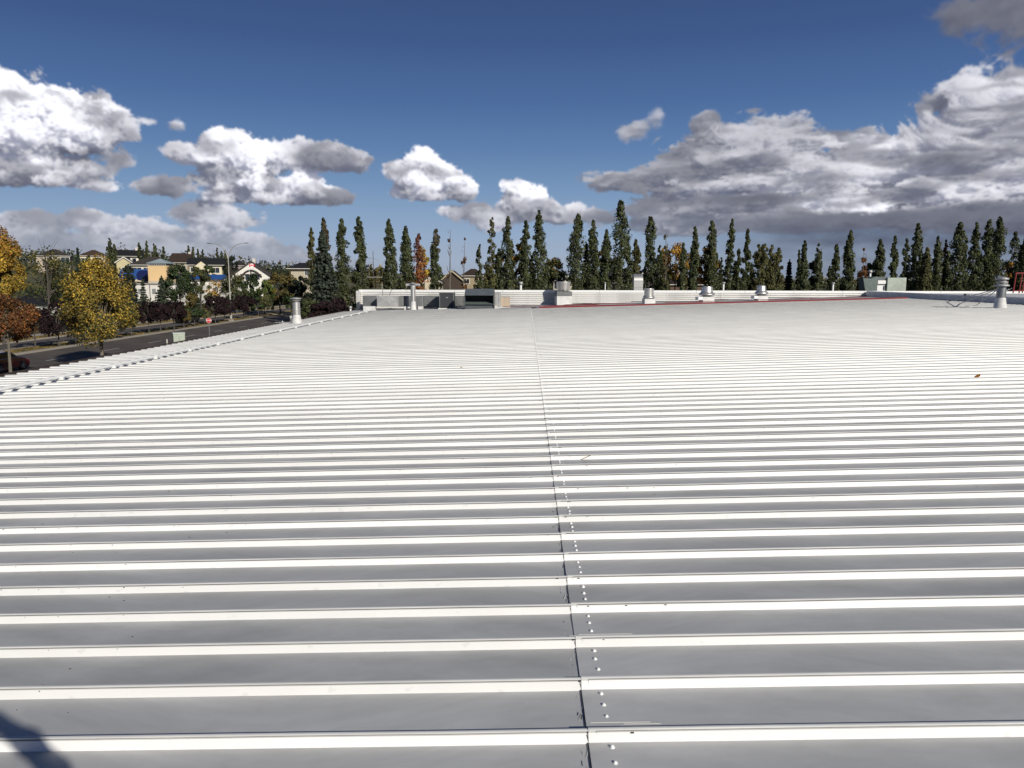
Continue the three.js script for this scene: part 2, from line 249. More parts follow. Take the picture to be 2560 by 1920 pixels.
/* ------------------------------------------------------------------ the building under the white roof */
const RIB_STEP = 0.61, Z0 = 4.395, SEAM_X = 0.394, EAVE_X = -17.3, RIGHT_X = 34.24, WALL_Z = 78.9, PARAPET_Y = CAM_Y - 1.285;
const building = thing('metal_roof_building', 'long low building under a white coated metal roof with raised ribs', 'building');
{
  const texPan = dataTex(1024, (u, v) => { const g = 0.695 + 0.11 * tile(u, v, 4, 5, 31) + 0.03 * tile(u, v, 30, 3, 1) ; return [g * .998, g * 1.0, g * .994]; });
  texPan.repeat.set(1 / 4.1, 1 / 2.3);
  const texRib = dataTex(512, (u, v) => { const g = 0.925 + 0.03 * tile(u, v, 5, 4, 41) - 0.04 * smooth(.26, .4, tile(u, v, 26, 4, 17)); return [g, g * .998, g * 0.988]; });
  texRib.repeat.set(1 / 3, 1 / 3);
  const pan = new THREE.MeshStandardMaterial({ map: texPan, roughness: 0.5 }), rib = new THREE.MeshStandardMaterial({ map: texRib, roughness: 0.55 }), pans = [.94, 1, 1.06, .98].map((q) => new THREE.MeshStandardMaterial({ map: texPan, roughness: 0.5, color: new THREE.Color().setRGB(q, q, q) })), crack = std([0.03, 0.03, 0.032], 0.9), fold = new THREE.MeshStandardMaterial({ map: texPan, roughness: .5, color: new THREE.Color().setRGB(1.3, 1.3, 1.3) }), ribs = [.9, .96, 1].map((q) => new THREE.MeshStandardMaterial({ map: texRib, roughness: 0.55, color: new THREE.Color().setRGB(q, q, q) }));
  const roof = new THREE.Group(); roof.name = 'roof'; building.add(roof);
  roof.position.y = CAM_Y - ROOF_H; roof.rotation.z = Math.atan(SLOPE);
  // pan: one sheet between two ribs; rib: the raised trapezoid with its folded seam
  const panGeo = (x0, x1, seed) => {
    const n = Math.round((x1 - x0) / 0.7), g = new THREE.PlaneGeometry(x1 - x0, RIB_STEP, n, 8).rotateX(-Math.PI / 2).translate((x0 + x1) / 2, 0, -RIB_STEP / 2), p = g.attributes.position, uv = g.attributes.uv;
    for (let i = 0; i < p.count; i++) { const x = p.getX(i), z = -p.getZ(i), in_ = Math.sin(Math.PI * clamp(z / RIB_STEP)); p.setY(i, in_ * (0.0065 * noise3(x * .55 + seed * 9, seed, z * 2.2) + 0.002 * noise3(x * 1.7, seed * 3, z * 4))); uv.setXY(i, x + seed * 1.37, z + seed * 2.9); }
    g.computeVertexNormals(); return g;
  };
  const RIB = [[-0.037, 0], [-0.016, 0.0565], [-0.005, 0.0575], [-0.005, 0.068], [-0.0175, 0.0685], [-0.0165, 0.0795], [-0.009, 0.0815], [0.0, 0.0805], [0.002, 0.060], [0.015, 0.057], [0.036, 0]];
  const ribGeo = (x0, x1, seed, lift) => {
    const n = Math.round((x1 - x0) / 0.9), pos = [], uv = [], groups = [];
    const at_ = (x, k) => { const [z, y] = RIB[k], top = y > .05 ? 1 : 0; const dz = top * 0.0055 * noise3(x * .8 + seed * 7, seed, 1), dy = top * 0.0035 * noise3(x * 1.3, seed * 5, 4) ; return [x, y * (1 + lift * .06) + dy + lift * 0.004, -(z * (1 + lift * .06) + dz)]; };
    for (let s = 0; s < RIB.length - 1; s++) {
      const start = pos.length / 3;
      for (let i = 0; i < n; i++) { const xa = lerp(x0, x1, i / n), xb = lerp(x0, x1, (i + 1) / n), a = at_(xa, s), b = at_(xb, s), c = at_(xb, s + 1), d = at_(xa, s + 1); pos.push(...a, ...b, ...c, ...a, ...c, ...d); for (const q of [a, b, c, a, c, d]) uv.push(q[0] + seed * 2.7, q[1] * 1.2 + s * .11 + seed * .61); }
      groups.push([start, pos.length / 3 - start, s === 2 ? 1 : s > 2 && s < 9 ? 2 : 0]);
    }
    for (const x of [x0, x1]) { const c = pos.length / 3; for (let k = 1; k < RIB.length - 1; k++) { pos.push(...at_(x, 0), ...at_(x, k), ...at_(x, k + 1)); uv.push(0, 0, 0, 0, 0, 0); } groups.push([c, pos.length / 3 - c, 0]); }
    const g = new THREE.BufferGeometry(); g.setAttribute('position', new THREE.Float32BufferAttribute(pos, 3)); g.setAttribute('uv', new THREE.Float32BufferAttribute(uv, 2)); g.computeVertexNormals(); groups.forEach((q) => g.addGroup(...q)); return g;
  };
  const V = 7, panL = [], panR = [], ribL = [], ribR = [];
  for (let s = 0; s < V; s++) { panL.push(panGeo(EAVE_X, SEAM_X + .06, s)); panR.push(panGeo(SEAM_X, RIGHT_X, s + 20)); ribL.push(ribGeo(EAVE_X - .03, SEAM_X + .05, s, 0)); ribR.push(ribGeo(SEAM_X, RIGHT_X, s + 20, 1)); }
  const FIRST = -9, LAST_R = 105, LAST_L = 112, rr = rng(3);
  for (let k = FIRST; k <= LAST_L; k++) {
    const z = -(Z0 + k * RIB_STEP), a = Math.floor(rr() * V), b = Math.floor(rr() * V);
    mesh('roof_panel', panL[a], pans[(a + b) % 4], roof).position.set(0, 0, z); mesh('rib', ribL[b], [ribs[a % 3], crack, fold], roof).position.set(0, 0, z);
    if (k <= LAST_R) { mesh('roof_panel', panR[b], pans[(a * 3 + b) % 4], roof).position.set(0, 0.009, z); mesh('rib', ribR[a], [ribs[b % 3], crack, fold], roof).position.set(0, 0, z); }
  }
  // lap of the sheets: the edge of the upper sheet, its screws, and the smeared sealant
  const edge = [], smear = [], pale = [];
  const screw = mergeGeometries([clean(sphere(0.012, 0, 0.003, 0, 1.1, 8)), clean(new THREE.CylinderGeometry(0.014, 0.016, 0.006, 10).translate(0, 0.002, 0))]);
  const far = [];
  for (let k = FIRST; k <= LAST_R; k++) {
    const z = -(Z0 + k * RIB_STEP);
    edge.push(box(0.004, 0.009, RIB_STEP - .076, SEAM_X - .001 + (rr() - .5) * .008, 0.0045, z - RIB_STEP / 2));
    for (let j = 0; j < 4; j++) {
      const x = SEAM_X + .135 + (rr() - .5) * .014, zz = z - .1 - j * .137 + (rr() - .5) * .02;
      if (k < 18) { const s = mesh('screw', screw, rib, roof); s.position.set(x, 0.0095, zz); s.rotation.set((rr() - .5) * .3, rr() * 6, (rr() - .5) * .3); s.scale.setScalar(.9 + rr() * .25); }
      else far.push(screw.clone().translate(x, 0.0095, zz));
    }
    if (k < 45) for (let j = 0; j < 9; j++) { const l = .012 + rr() * rr() * .11; const g = box(.0015 + rr() * rr() * .007, .004, l, 0, 0, 0).rotateY((rr() - .5) * .5).translate(SEAM_X - .006 - rr() * rr() * .1, .002, z - .06 - rr() * .48); (rr() < .4 ? smear : pale).push(g); }
    if (k < 30 && rr() < .75) for (let j = 0; j < 6; j++) pale.push(box(.12 + rr() * .35, .003, .004, SEAM_X + .14 + rr() * .3, .0125, z - .06 - j * .022 - rr() * .006));
    if (k < 60) for (const s of [0, 1, 2]) if (rr() < .6) smear.push(box(.01 + rr() * .012, .004, .003 + rr() * .012, SEAM_X + (rr() - .35) * (s ? 1.3 : .25), .0605 + rr() * .002, z + .019 + rr() * .003));
    smear.push(box(.0035, .058, .003, SEAM_X - .002, .029, z + .031));
  }
  const stuff = (name, list, m, par = roof) => { const o = mesh(name, list, m, par); o.userData.kind = 'stuff'; return o; };
  mesh('sheet_edge', edge, crack, roof); stuff('screw', far, fold); stuff('sealant', smear, std([.1, .095, .09], .8)); stuff('sealant', pale, std([.62, .61, .58], .7));
  // specks of dirt on the pans and ribs
  const dirt = [];
  for (let i = 0; i < 900; i++) { const k = Math.floor(rr() * rr() * 70) - 1, x = -15 + rr() * 40 * (k < 8 ? .3 : 1), onRib = rr() < .55, z = -(Z0 + k * RIB_STEP) + (onRib ? .024 + rr() * .006 : -.06 - rr() * .48); dirt.push(box(.004 + rr() * rr() * .022, .003, .004 + rr() * rr() * .014, 0, 0, 0).rotateY(rr() * 3).translate(x, onRib ? .048 + rr() * .01 : .013, z)); }
  stuff('dirt', dirt, std([.06, .05, .045], .9));
  // eave: gutter and the ends of the ribs over it
  mesh('gutter', [box(.2, .015, 78, EAVE_X - .13, -.11, -36), box(.03, .2, 78, EAVE_X - .235, .005, -36), box(.02, .16, 78, EAVE_X - .02, -.09, -36)], M.brownTrim, roof);
  const caps = []; for (let k = -2; k <= LAST_L; k++) caps.push(rbox(.05, .05 + rr() * .03, .09, EAVE_X - .03, .03, -(Z0 + k * RIB_STEP), .015)); stuff('end_cap', caps, M.white);
  // flat sheet between the last rib and the parapet, and the red trim that ends the ribs
  const flat = std([.5, .5, .5], .6, { map: texMottle });
  mesh('flat_sheet', metres(box(RIGHT_X - .9, .02, WALL_Z - 68.9, (RIGHT_X + .9) / 2, .012, -(WALL_Z + 68.9) / 2), .3), flat, roof);
  mesh('flat_sheet', metres(box(.9 - EAVE_X, .02, WALL_Z - 73.3, (.9 + EAVE_X) / 2, .012, -(WALL_Z + 73.3) / 2), .3), flat, roof);
  for (let x = 1.15, i = 0; x < 33.2; i++) { const l = Math.min(3.1 + rr() * 2.6, 33.6 - x); mesh('red_flashing', [box(l - .005, .2, .02, x + l / 2, .1, -68.72), box(l - .005, .012, .22, x + l / 2, .201, -68.83), box(l - .005, .02, .07, x + l / 2, .02, -68.69)], M.red, roof); x += l; }
  for (const [x, w, z, d, y] of [[-2.3, 5.6, 70.8, .9, .2], [1.5, 5.2, 70.3, 1.6, .19], [3.4, 6.6, 71.2, .8, .23], [12.5, 5.2, 70.2, 1.1, .23], [20.6, 5.0, 70.3, 1.1, .23], [25.6, 5.4, 70.6, 1, .24]]) mesh('red_sheet', extrude([[0, 0], [w, 0], [w - .35, d], [.3, d]], .02).rotateX(-Math.PI / 2).translate(x, y, -z + .3), M.red, roof);
  const trimScrew = []; for (let x = 1.6; x < 33; x += .5 + rr() * 1.6) trimScrew.push(sphere(.035, x, .02, -68.62, 1, 6)); stuff('trim_screw', trimScrew, M.whiteTrim);
  // far parapet: horizontal boards, a cap, and the dark joint at its foot
  const parapet = new THREE.Group(); parapet.name = 'parapet'; building.add(parapet);
  const board = (l) => metres(extrude([[0, 0.03], [-.12, 0.0], [-.12, .03], [-.012, BOARD - .005], [0, BOARD - .005]], l), .2), BOARD = 0.205, X0 = -16.9, X1 = 51;
  for (let i = 0; i < 9; i++) {
    const yb = PARAPET_Y - .24 - (i + 1) * BOARD, yt = yb + BOARD, xe = Math.min(X1, (yt - .03 - (CAM_Y - ROOF_H)) / SLOPE);
    if (xe < X0 + 1) break;
    for (let x = X0; x < xe; x += 12.2) { const l = Math.min(12.18, xe - x); mesh('siding_board', board(l).rotateY(Math.PI / 2).translate(x, yb, -WALL_Z + .02), M.siding, parapet); }
    mesh('siding_board', board(1.25).translate(X0 - .03, yb, -WALL_Z + .06), M.siding, parapet);
  }
  mesh('wall', [metres(box(X1 - X0, 2.2, .3, (X0 + X1) / 2, PARAPET_Y - 1.2, -WALL_Z - .15), .3), box(.2, 2.2, 1.3, X0 - .12, PARAPET_Y - 1.2, -WALL_Z + .6)], M.white, parapet);
  for (let x = X0 - .2; x < X1; x += 4.9) { const l = Math.min(4.88, X1 - x); mesh('cap', [rbox(l, .25, .42, x + l / 2, PARAPET_Y - .12, -WALL_Z - .07, .015)], M.whiteTrim, parapet); }
  for (const x of [-12.6, -3.8, 17, 29]) mesh('cap_joint', rbox(.32, .27, .05, x, PARAPET_Y - .115, -WALL_Z + .085, .01), M.whiteTrim, parapet);
  { const n = 26, list = []; for (let i = 0; i < n; i++) { const xa = lerp(X0, RIGHT_X, i / n), xb = lerp(X0, RIGHT_X, (i + 1) / n); list.push(box(xb - xa, .07, .05, (xa + xb) / 2, roofY((xa + xb) / 2) + .065, -WALL_Z + .06)); } mesh('foot_trim', list, std([.06, .05, .05], .7), parapet); }
  // right parapet: runs towards the camera, its inner face in the shade
  const side = new THREE.Group(); side.name = 'parapet'; building.add(side);
  const topR = PARAPET_Y - .01;
  for (let z = 22; z < WALL_Z - .3; z += 3.05) { const l = Math.min(3.03, WALL_Z - .3 - z); mesh('wall_panel', metres(rbox(.25, 1.3, l, RIGHT_X + .13, topR - .72, -(z + l / 2), .01), .4), M.white, side); mesh('cap', rbox(.36, .1, l, RIGHT_X + .14, topR - .04, -(z + l / 2), .012), M.whiteTrim, side); }
  mesh('cap_box', [rbox(.3, .16, .34, RIGHT_X + .05, topR + .04, -61, .02), bar([RIGHT_X - .03, topR - .45, -61.05], [RIGHT_X - .03, topR, -61.05], .02)], M.galvDull, side);
  mesh('upper_roof', metres(box(17, .2, 57, RIGHT_X + 8.8, topR - .3, -(WALL_Z - 28.8)), .3), M.white, side);
  // outer walls, and the higher roof at the camera's back on which the photographer stands
  const wall = std([.5, .44, .36], .85, { map: texMottle });
  mesh('outer_wall', [metres(box(.25, 3.9, 88, EAVE_X + .35, 1.9, -36.5), .4), metres(box(68, 3.9, .25, 17, 1.9, -WALL_Z - .2), .4), metres(box(.25, 4.9, 100, 51, 2.4, -30), .4)], wall, building);
  mesh('upper_block', metres(box(40, 5.62, 14, 4, 2.81, 8.2), .4), wall, building);
}

/* ------------------------------------------------------------------ things on the roof */
const onRoof = (X, Z) => [X, roofY(X), -Z];
{
  // round flues: lathe body, white coated foot, cap
  const flue = (label, X, Z, r, h, kind) => {
    const t = thing('flue', label, 'flue', onRoof(X, Z));
    mesh('foot', [lathe([[r * 1.35, 0], [r * 1.32, .16 * h], [r * 1.18, .18 * h], [r * 1.2, .2 * h], [r * 1.02, .34 * h], [r * 1.02, .35 * h]])], M.white, t);
    mesh('pipe', [lathe([[r, .3 * h], [r, .55 * h], [r * 1.015, .555 * h], [r * 1.015, .565 * h], [r, .57 * h], [r, .83 * h]]), lathe([[r * 1.01, .3 * h], [r * 1.01, .305 * h]])], kind === 'dark' ? std([.3, .31, .32], .45, { metalness: .7, map: texMottle }) : M.steel, t);
    return t;
  };
  let t = flue('galvanised round flue with a white foot beside the left eave of the roof', -16.15, 54, .27, 1.85);
  mesh('cap', [lathe([[.2, 1.48], [.2, 1.6], [.33, 1.62], [.33, 1.66], [.2, 1.68], [.2, 1.72], [.37, 1.74], [.38, 1.83], [.1, 1.87], [0, 1.88]]), lathe([[.0, 1.5], [.27, 1.5], [.25, 1.54], [0, 1.56]])], M.galv, t);
  mesh('brace', [bar([-.25, .12, .1], [-1.5, .12, .15], .03), bar([-.9, .05, .1], [-1.0, .22, .1], .05)], M.galv, t);
  t = flue('tall slim flue with a wide T-shaped cap in front of the ductwork', at(1033, 760, 74.2).x, 74.2, .225, 2.35);
  mesh('cap', [lathe([[.235, 1.95], [.25, 2.12], [.25, 2.3], [.23, 2.34]]), bar([-.62, 2.42, 0], [.62, 2.42, 0], .13, .13, 16), bar([-.66, 2.36, 0], [-.4, 2.44, 0], .15, .12, 14), bar([.66, 2.36, 0], [.4, 2.44, 0], .15, .12, 14), lathe([[.34, 2.5], [.3, 2.55], [.05, 2.66], [0, 2.66]])], M.galv, t);
  t = flue('dark metal flue with storm collar and braces by the right parapet', 30.4, 50.2, .275, 2.05, 'dark');
  mesh('collar', lathe([[.28, 1.42], [.43, 1.44], [.44, 1.5], [.38, 1.56], [.29, 1.58]]), M.galv, t);
  mesh('cap', [lathe([[.2, 1.55], [.2, 1.64], [.33, 1.66], [.34, 1.74], [.22, 1.77], [.22, 1.83], [.36, 1.85], [.38, 1.95], [.3, 1.98], [.12, 2.06], [0, 2.06]])], M.galv, t);
  for (const [px, py, Z] of [[2362, 756, 60], [2398, 760, 57.5], [2440, 764, 55.2]]) { const e = atLevel(px, py, roofY(at(px, py, Z).x) + .04).sub(t.position); mesh('brace', bar([-.2, 1.28, 0], [e.x, e.y, e.z], .03, .03, 6), M.galv, t); }

  // ductwork in front of the far parapet: flanged lengths on white kerbs
  t = thing('duct', 'long galvanised rectangular ductwork on white kerbs along the far parapet', 'duct', [0, 0, 0]);
  const dz = 75.6, X = (px, z = dz) => at(px, 760, z).x, yb = CAM_Y - 2.86, yt = CAM_Y - 1.83;
  const lengths = [[907, 942, 1, 76.2, M.galvDull], [943, 996, 0, 74.9, M.galv], [997, 1008, 0, 75.4, M.galvDull], [1009, 1019, 0, 75.5, M.galvDull], [1020, 1040, 0, 75.5, M.galvDull], [1041, 1057, 0, 75.5, M.galvDull], [1058, 1100, 0, 76.4, M.galvDull], [1101, 1136, 0, 76.4, M.galvDull], [1137, 1155, 0, 76, M.galvDull], [1156, 1170, 0, 76, M.galvDull]];
  for (const [a, b, k, z, m] of lengths) {
    const xa = X(a, z), xb = X(b, z), w = xb - xa, c = (xa + xb) / 2;
    // cross-broken face: four shallow facets meeting at the middle
    const f = new THREE.BufferGeometry(), q = [[xa, yb], [xb, yb], [xb, yt], [xa, yt]], mid = [c, (yb + yt) / 2], ps = [], uv = [];
    for (let i = 0; i < 4; i++) { const A = q[i], B = q[(i + 1) % 4]; for (const [x, y, d] of [[...A, 0], [...B, 0], [...mid, .035]]) { ps.push(x, y, -z + d); uv.push(x * .6, y * .6); } }
    f.setAttribute('position', new THREE.Float32BufferAttribute(ps, 3)); f.setAttribute('uv', new THREE.Float32BufferAttribute(uv, 2)); f.computeVertexNormals();
    if (k) f.rotateY(0);
    mesh('duct_length', [metres(box(w, yt - yb, 1.0, c, (yt + yb) / 2, -z - .503), .6), f], m, t);
    mesh('flange', [box(.05, yt - yb + .06, .05, xb, (yt + yb) / 2, -z + .02)], M.galv, t);
  }
  for (const [a, b] of [[910, 940], [1012, 1018], [1046, 1058], [1139, 1144]]) { const xa = X(a, 75.4), xb = X(b, 75.4); mesh('kerb', rbox(xb - xa, .5, .7, (xa + xb) / 2, yb - .22, -75.3, .02), M.white, t); }

  // condenser with its guard grille
  { const xa = X(1099, 74.6), xb = X(1136, 74.6), w = xb - xa, h = 1.45, y0 = roofY(xa) + .12; const c = thing('condenser', 'grey boxy air conditioning condenser with louvred guard beside the big hood', 'air conditioner', [(xa + xb) / 2, y0, -74.9]);
    mesh('case', [rbox(w - .1, h - .1, w - .1, 0, h / 2, 0, .03), box(w - .06, .05, w - .06, 0, .06, 0)], M.dark, c);
    const slats = []; for (let i = 0; i < 12; i++) for (const [a, d] of [[0, 1], [1, 1], [2, 1], [3, 1]]) slats.push(box(w - .12, .035, .02, 0, .2 + i * .098, (w - .04) / 2).rotateY(a * Math.PI / 2)); for (let j = -4; j <= 4; j++) slats.push(box(.02, h - .25, .015, j * (w - .2) / 9, h / 2, (w - .02) / 2));
    mesh('louvre_guard', slats, M.hood, c).userData.kind = 'stuff';
    for (const [a, b] of [[-1, 1], [1, 1], [1, -1], [-1, -1]]) mesh('corner_post', rbox(.09, h, .09, a * (w / 2 - .05), h / 2, b * (w / 2 - .05), .02), M.galvDull, c);
    mesh('lid', [rbox(w + .03, .09, w + .03, 0, h, 0, .03)], M.galvDull, c); mesh('badge', box(.2, .07, .012, .05, h * .7, w / 2 + .005), M.galv, c); mesh('pad', rbox(w + .2, .12, w + .2, 0, -.05, 0, .02), M.white, c); }

  // make-up air hood: slanted lid, dark mouth, sloping tray
  { const z = 71.2, xa = X(1162, z), xb = X(1235, z), w = xb - xa, y = (py) => at(1200, py, z).y; const h = thing('intake_hood', 'large dark grey intake hood with an open black mouth on the roof', 'vent hood', [(xa + xb) / 2, 0, -z]);
    const yTop = y(723), yLip = y(738), yMid = y(757), yBot = y(773), side = [[.5, yLip], [-.7, yTop], [-1.9, yTop], [-1.9, yBot], [.15, yBot], [.42, yMid], [-.9, yMid + .05], [-.9, yLip + .05]];
    for (const s of [-1, 1]) mesh('side_panel', extrude([[.5, yLip], [-.55, yTop], [-1.9, yTop], [-1.9, yBot], [.1, yBot], [.36, yMid]].map(([d, v]) => [-d, v]), .04).rotateY(Math.PI / 2).translate(s > 0 ? w / 2 - .05 : -w / 2 + .01, 0, 0), M.hood, h);
    const slab = (z0, y0, z1, y1, m, name) => { const L = Math.hypot(z1 - z0, y1 - y0); return mesh(name, metres(rbox(w - .02, .035, L, 0, 0, 0, .012).rotateX(-Math.atan2(y1 - y0, z1 - z0)).translate(0, (y0 + y1) / 2, (z0 + z1) / 2), .5), m, h); };
    slab(-.55, yTop, .5, yLip, std([.17, .19, .205], .5, { metalness: .3, map: texMottle }), 'lid'); slab(-1.9, yTop, -.55, yTop - .001, M.hood, 'top');
    slab(-.9, yMid + .12, .36, yMid - .12, M.greenGray, 'tray'); mesh('front_panel', metres(rbox(w - .05, yMid - yBot - .12, .04, 0, (yMid + yBot) / 2 - .05, .1, .01), .5), M.hood, h); mesh('mouth_back', box(w - .1, yTop - yBot, .03, 0, (yTop + yBot) / 2, -.95), M.dark, h);
    mesh('kerb', extrude([[0, 0], [1.0, 0], [.1, .42], [0, .42]], 1.6).translate(w / 2 + .06, yBot - .12, -1.5), M.white, h);
    mesh('end_casing', [rbox(.55, yTop - yBot - .35, 1.3, w / 2 + .3, (yTop + yBot) / 2 - .1, -1.1, .02), box(.05, yTop - yBot - .4, .06, w / 2 + .2, (yTop + yBot) / 2 - .1, -.43), box(.05, yTop - yBot - .4, .06, w / 2 + .42, (yTop + yBot) / 2 - .1, -.43)], M.galv, h); }
  { const z = 73.2, xa = X(1246, z), xb = X(1275, z), b = thing('electrical_box', 'beige two-door metal box between the intake hood and the siding', 'cabinet', [(xa + xb) / 2, roofY(-2) + .15, -z]); const w = xb - xa, hh = .88;
    mesh('case', rbox(w, hh, .5, 0, hh / 2, 0, .02), M.beige, b); for (const s of [-1, 1]) mesh('door', rbox(w / 2 - .03, hh - .06, .03, s * w / 4, hh / 2, .26, .01), M.beige, b); mesh('base', rbox(w + .1, .16, .6, 0, -.08, 0, .02), M.whiteTrim, b); }

  // upblast fans on white kerbs
  const fan = (label, px, Z, prof, kerb, band) => {
    const x = at(px, 740, Z).x, f = thing('exhaust_fan', label, 'exhaust fan', onRoof(x, Z), 0.12);
    mesh('kerb', metres(rbox(kerb[0], kerb[1], kerb[0], 0, kerb[1] / 2, 0, .02), .5), M.white, f);
    if (band) mesh('kerb_cap', metres(rbox(kerb[0] * 1.03, band, kerb[0] * 1.03, 0, kerb[1] + band / 2, 0, .03), .5), M.galvDull, f);
    const y = kerb[1] + (band || 0);
    mesh('housing', lathe(prof.map(([r, h]) => [r, h + y]), 40), M.steel, f);
    mesh('base_plate', rbox(kerb[0] * .94, .05, kerb[0] * .94, 0, y + .02, 0, .01), M.galvDull, f);
    return f;
  };
  let f = fan('biggest silver exhaust fan, bucket shaped, on a grey banded kerb', 1408, 77.2, [[.4, .05], [.6, .08], [.64, .1], [.655, .3], [.675, .32], [.68, .55], [.7, .57], [.73, .93], [.745, .98], [.72, 1.0], [.69, .97], [.66, .6], [0, .55]], [1.5, .9], .42);
  mesh('drain', [box(.07, .2, .05, -.1, 1.42, .7), bar([-.55, 1.9, -.3], [-.58, 2.95, -.3], .03)], M.dark, f);
  f = fan('plain cylindrical silver exhaust fan right of the gooseneck duct', 1622, 75, [[.3, .05], [.55, .08], [.58, .12], [.57, .2], [.47, .3], [.455, .32], [.465, .95], [.475, .98], [.45, 1.0], [.43, .9], [0, .85]], [1.05, .46], 0);
  f = fan('silver mushroom shaped exhaust fan with wide skirt, third along the red trim', 1767, 75, [[.3, .05], [.5, .1], [.74, .16], [.76, .22], [.74, .3], [.6, .42], [.55, .5], [.53, .85], [.5, .95], [.49, .99], [.46, .99], [.44, .9], [0, .86]], [1.15, .5], 0);
  mesh('bracket', [rbox(.5, .3, .9, -.78, .36, .1, .03)], M.whiteTrim, f);
  f = fan('smallest domed silver exhaust fan, nearest the right parapet', 1903, 75, [[.3, .05], [.45, .1], [.62, .18], [.64, .24], [.6, .34], [.47, .44], [.43, .55], [.4, .9], [.36, .98], [.2, 1.02], [0, 1.03]], [1.0, .46], 0);
  mesh('bracket', [rbox(.42, .28, .8, -.7, .32, .1, .03)], M.whiteTrim, f);

  // gooseneck duct beyond the parapet
  { const z = 81, xa = X(1584, z), xb = X(1606, z), g = thing('gooseneck_duct', 'shiny curved gooseneck duct standing behind the parapet', 'duct', [(xa + xb) / 2, PARAPET_Y - .6, -z]);
    const s = new THREE.Shape(); s.moveTo(0, 0); s.lineTo(0, 1.55); s.absarc(.75, 1.5, .75, Math.PI, 0, true); s.lineTo(1.5, 1.1); s.lineTo(.85, 1.1); s.lineTo(.85, 1.4); s.absarc(.75, 1.4, .1, 0, Math.PI, false); s.lineTo(.65, 0);
    mesh('elbow', new THREE.ExtrudeGeometry(s, { depth: xb - xa, bevelEnabled: true, bevelSize: .015, bevelThickness: .015, bevelSegments: 1, curveSegments: 16 }).rotateY(Math.PI / 2).translate(-(xb - xa) / 2, 0, 0), M.steel, g); mesh('seam', [box(xb - xa + .05, .03, .03, 0, .9, .02)], M.galv, g); }

  // slim white vent pipes beyond the parapet
  const vent = (label, px, pyTop, Z, r, head, y0 = PARAPET_Y - .9) => { const top = at(px, pyTop, Z), v = thing('vent_pipe', label, 'vent pipe', [top.x, y0, -Z]); const h = top.y - y0; mesh('pipe', lathe([[r, 0], [r, h - head * 1.2], [r * .9, h - head]], 14), M.whiteTrim, v); mesh('cap', lathe([[r, h - head * 1.5], [r * 1.8, h - head], [r * 2, h - head * .6], [r * 1.5, h], [0, h]], 14), M.galv, v); return v; };
  vent('white vent pipe with mushroom cap standing left of the biggest fan', 1302, 704, 82, .13, .25); vent('thinnest white vent pipe behind the parapet left of the gooseneck', 1513, 706, 84, .06, .1); vent('white vent pipe behind the parapet between the two mushroom fans', 1809, 705, 82, .1, .15); vent('white vent pipe behind the parapet left of the pale green rooftop unit', 2083, 706, 82, .1, .15);
  vent('white vent pipe rising behind the top of the rooftop unit', 2176, 675, 86, .12, .25); vent('white vent pipe between the braced flue and the red ladder rail', 2514, 708, 70, .1, .12, PARAPET_Y - .4);
  vent('short vent stub at the left eave beside the dark bushes', 876, 765, 76, .09, .2, CAM_Y - 3.5);

  // rooftop unit behind the far parapet
  { const z = 83, u = thing('rooftop_unit', 'pale green rooftop unit with dark slanted hood behind the right corner', 'air conditioner', [0, 0, -z]), x = (p) => X(p, z), y = (p) => at(2200, p, z).y, yB = PARAPET_Y - 1.2;
    mesh('front_panel', metres(rbox(x(2262) - x(2215), y(694) - yB, 1.6, (x(2262) + x(2215)) / 2, (y(694) + yB) / 2, -.8, .03), .4), M.paleGreen, u);
    mesh('case', metres(rbox(x(2216) - x(2188), y(692) - yB, 1.5, (x(2216) + x(2188)) / 2, (y(692) + yB) / 2, -1, .03), .4), M.hood, u);
    mesh('access_panel', rbox(x(2214) - x(2193), y(701) - y(710), .06, (x(2214) + x(2193)) / 2, (y(701) + y(710)) / 2, -.2, .02), M.whiteTrim, u); mesh('access_panel', rbox(x(2211) - x(2190), y(713.5) - yB, .06, (x(2211) + x(2190)) / 2, (y(713.5) + yB) / 2, -.2, .02), M.whiteTrim, u);
    mesh('gas_valve', [rbox(.1, .35, .12, x(2209), y(719), -.12, .02), bar([x(2209), y(726), -.1], [x(2209), y(714), -.1], .03)], M.galvDull, u);
    mesh('hood', [extrude([[x(2153), y(696)], [x(2166), yB], [x(2189), yB], [x(2189), y(692)], [x(2183), y(692)], [x(2172), y(697)]], 1.4, .02).translate(0, 0, -1.3)], M.greenGray, u); }

  // red ladder rail at the right edge
  { const z = 66, l = thing('ladder_rail', 'red tubular ladder guard rail at the right edge of the roof', 'railing', [0, 0, -z]), x = (p) => X(p, z), y = (p) => at(2540, p, z).y;
    for (const [a, b] of [[2534, 2530], [2549, 2545]]) mesh('post', bar([x(a), y(683), 0], [x(b), y(733), 0], .05), M.red, l); mesh('post', bar([x(2575), y(683), -1], [x(2572), y(733), -1], .05), M.red, l);
    mesh('rail', [bar([x(2533), y(683), 0], [x(2580), y(682), 0], .055), bar([x(2530), y(727), 0], [x(2580), y(727), 0], .04), bar([x(2549), y(683), 0], [x(2549), y(683), -1], .05)], M.red, l);
    mesh('stay', bar([x(2514), y(728), -.3], [x(2530), y(721), -.2], .035), M.galv, l); }

  // mast with a cross arm, two leaning aerial wires by the duct
  one('cable', [bar([X(957, 77), yt, -77], [X(957, 77), at(957, 718, 77).y, -77], .03, .03, 6)], M.galvDull, 'thin upright rod rising from the ductwork in front of the siding', 'rod');
  one('cable', [tube([[X(974, 77), yt, -77], [X(977, 77), yt + .35, -77], [X(981, 77), yt + .62, -77.1]], .025, 10, 6)], M.dark, 'dark curved cable rising from the ductwork beside the thin rod', 'cable');

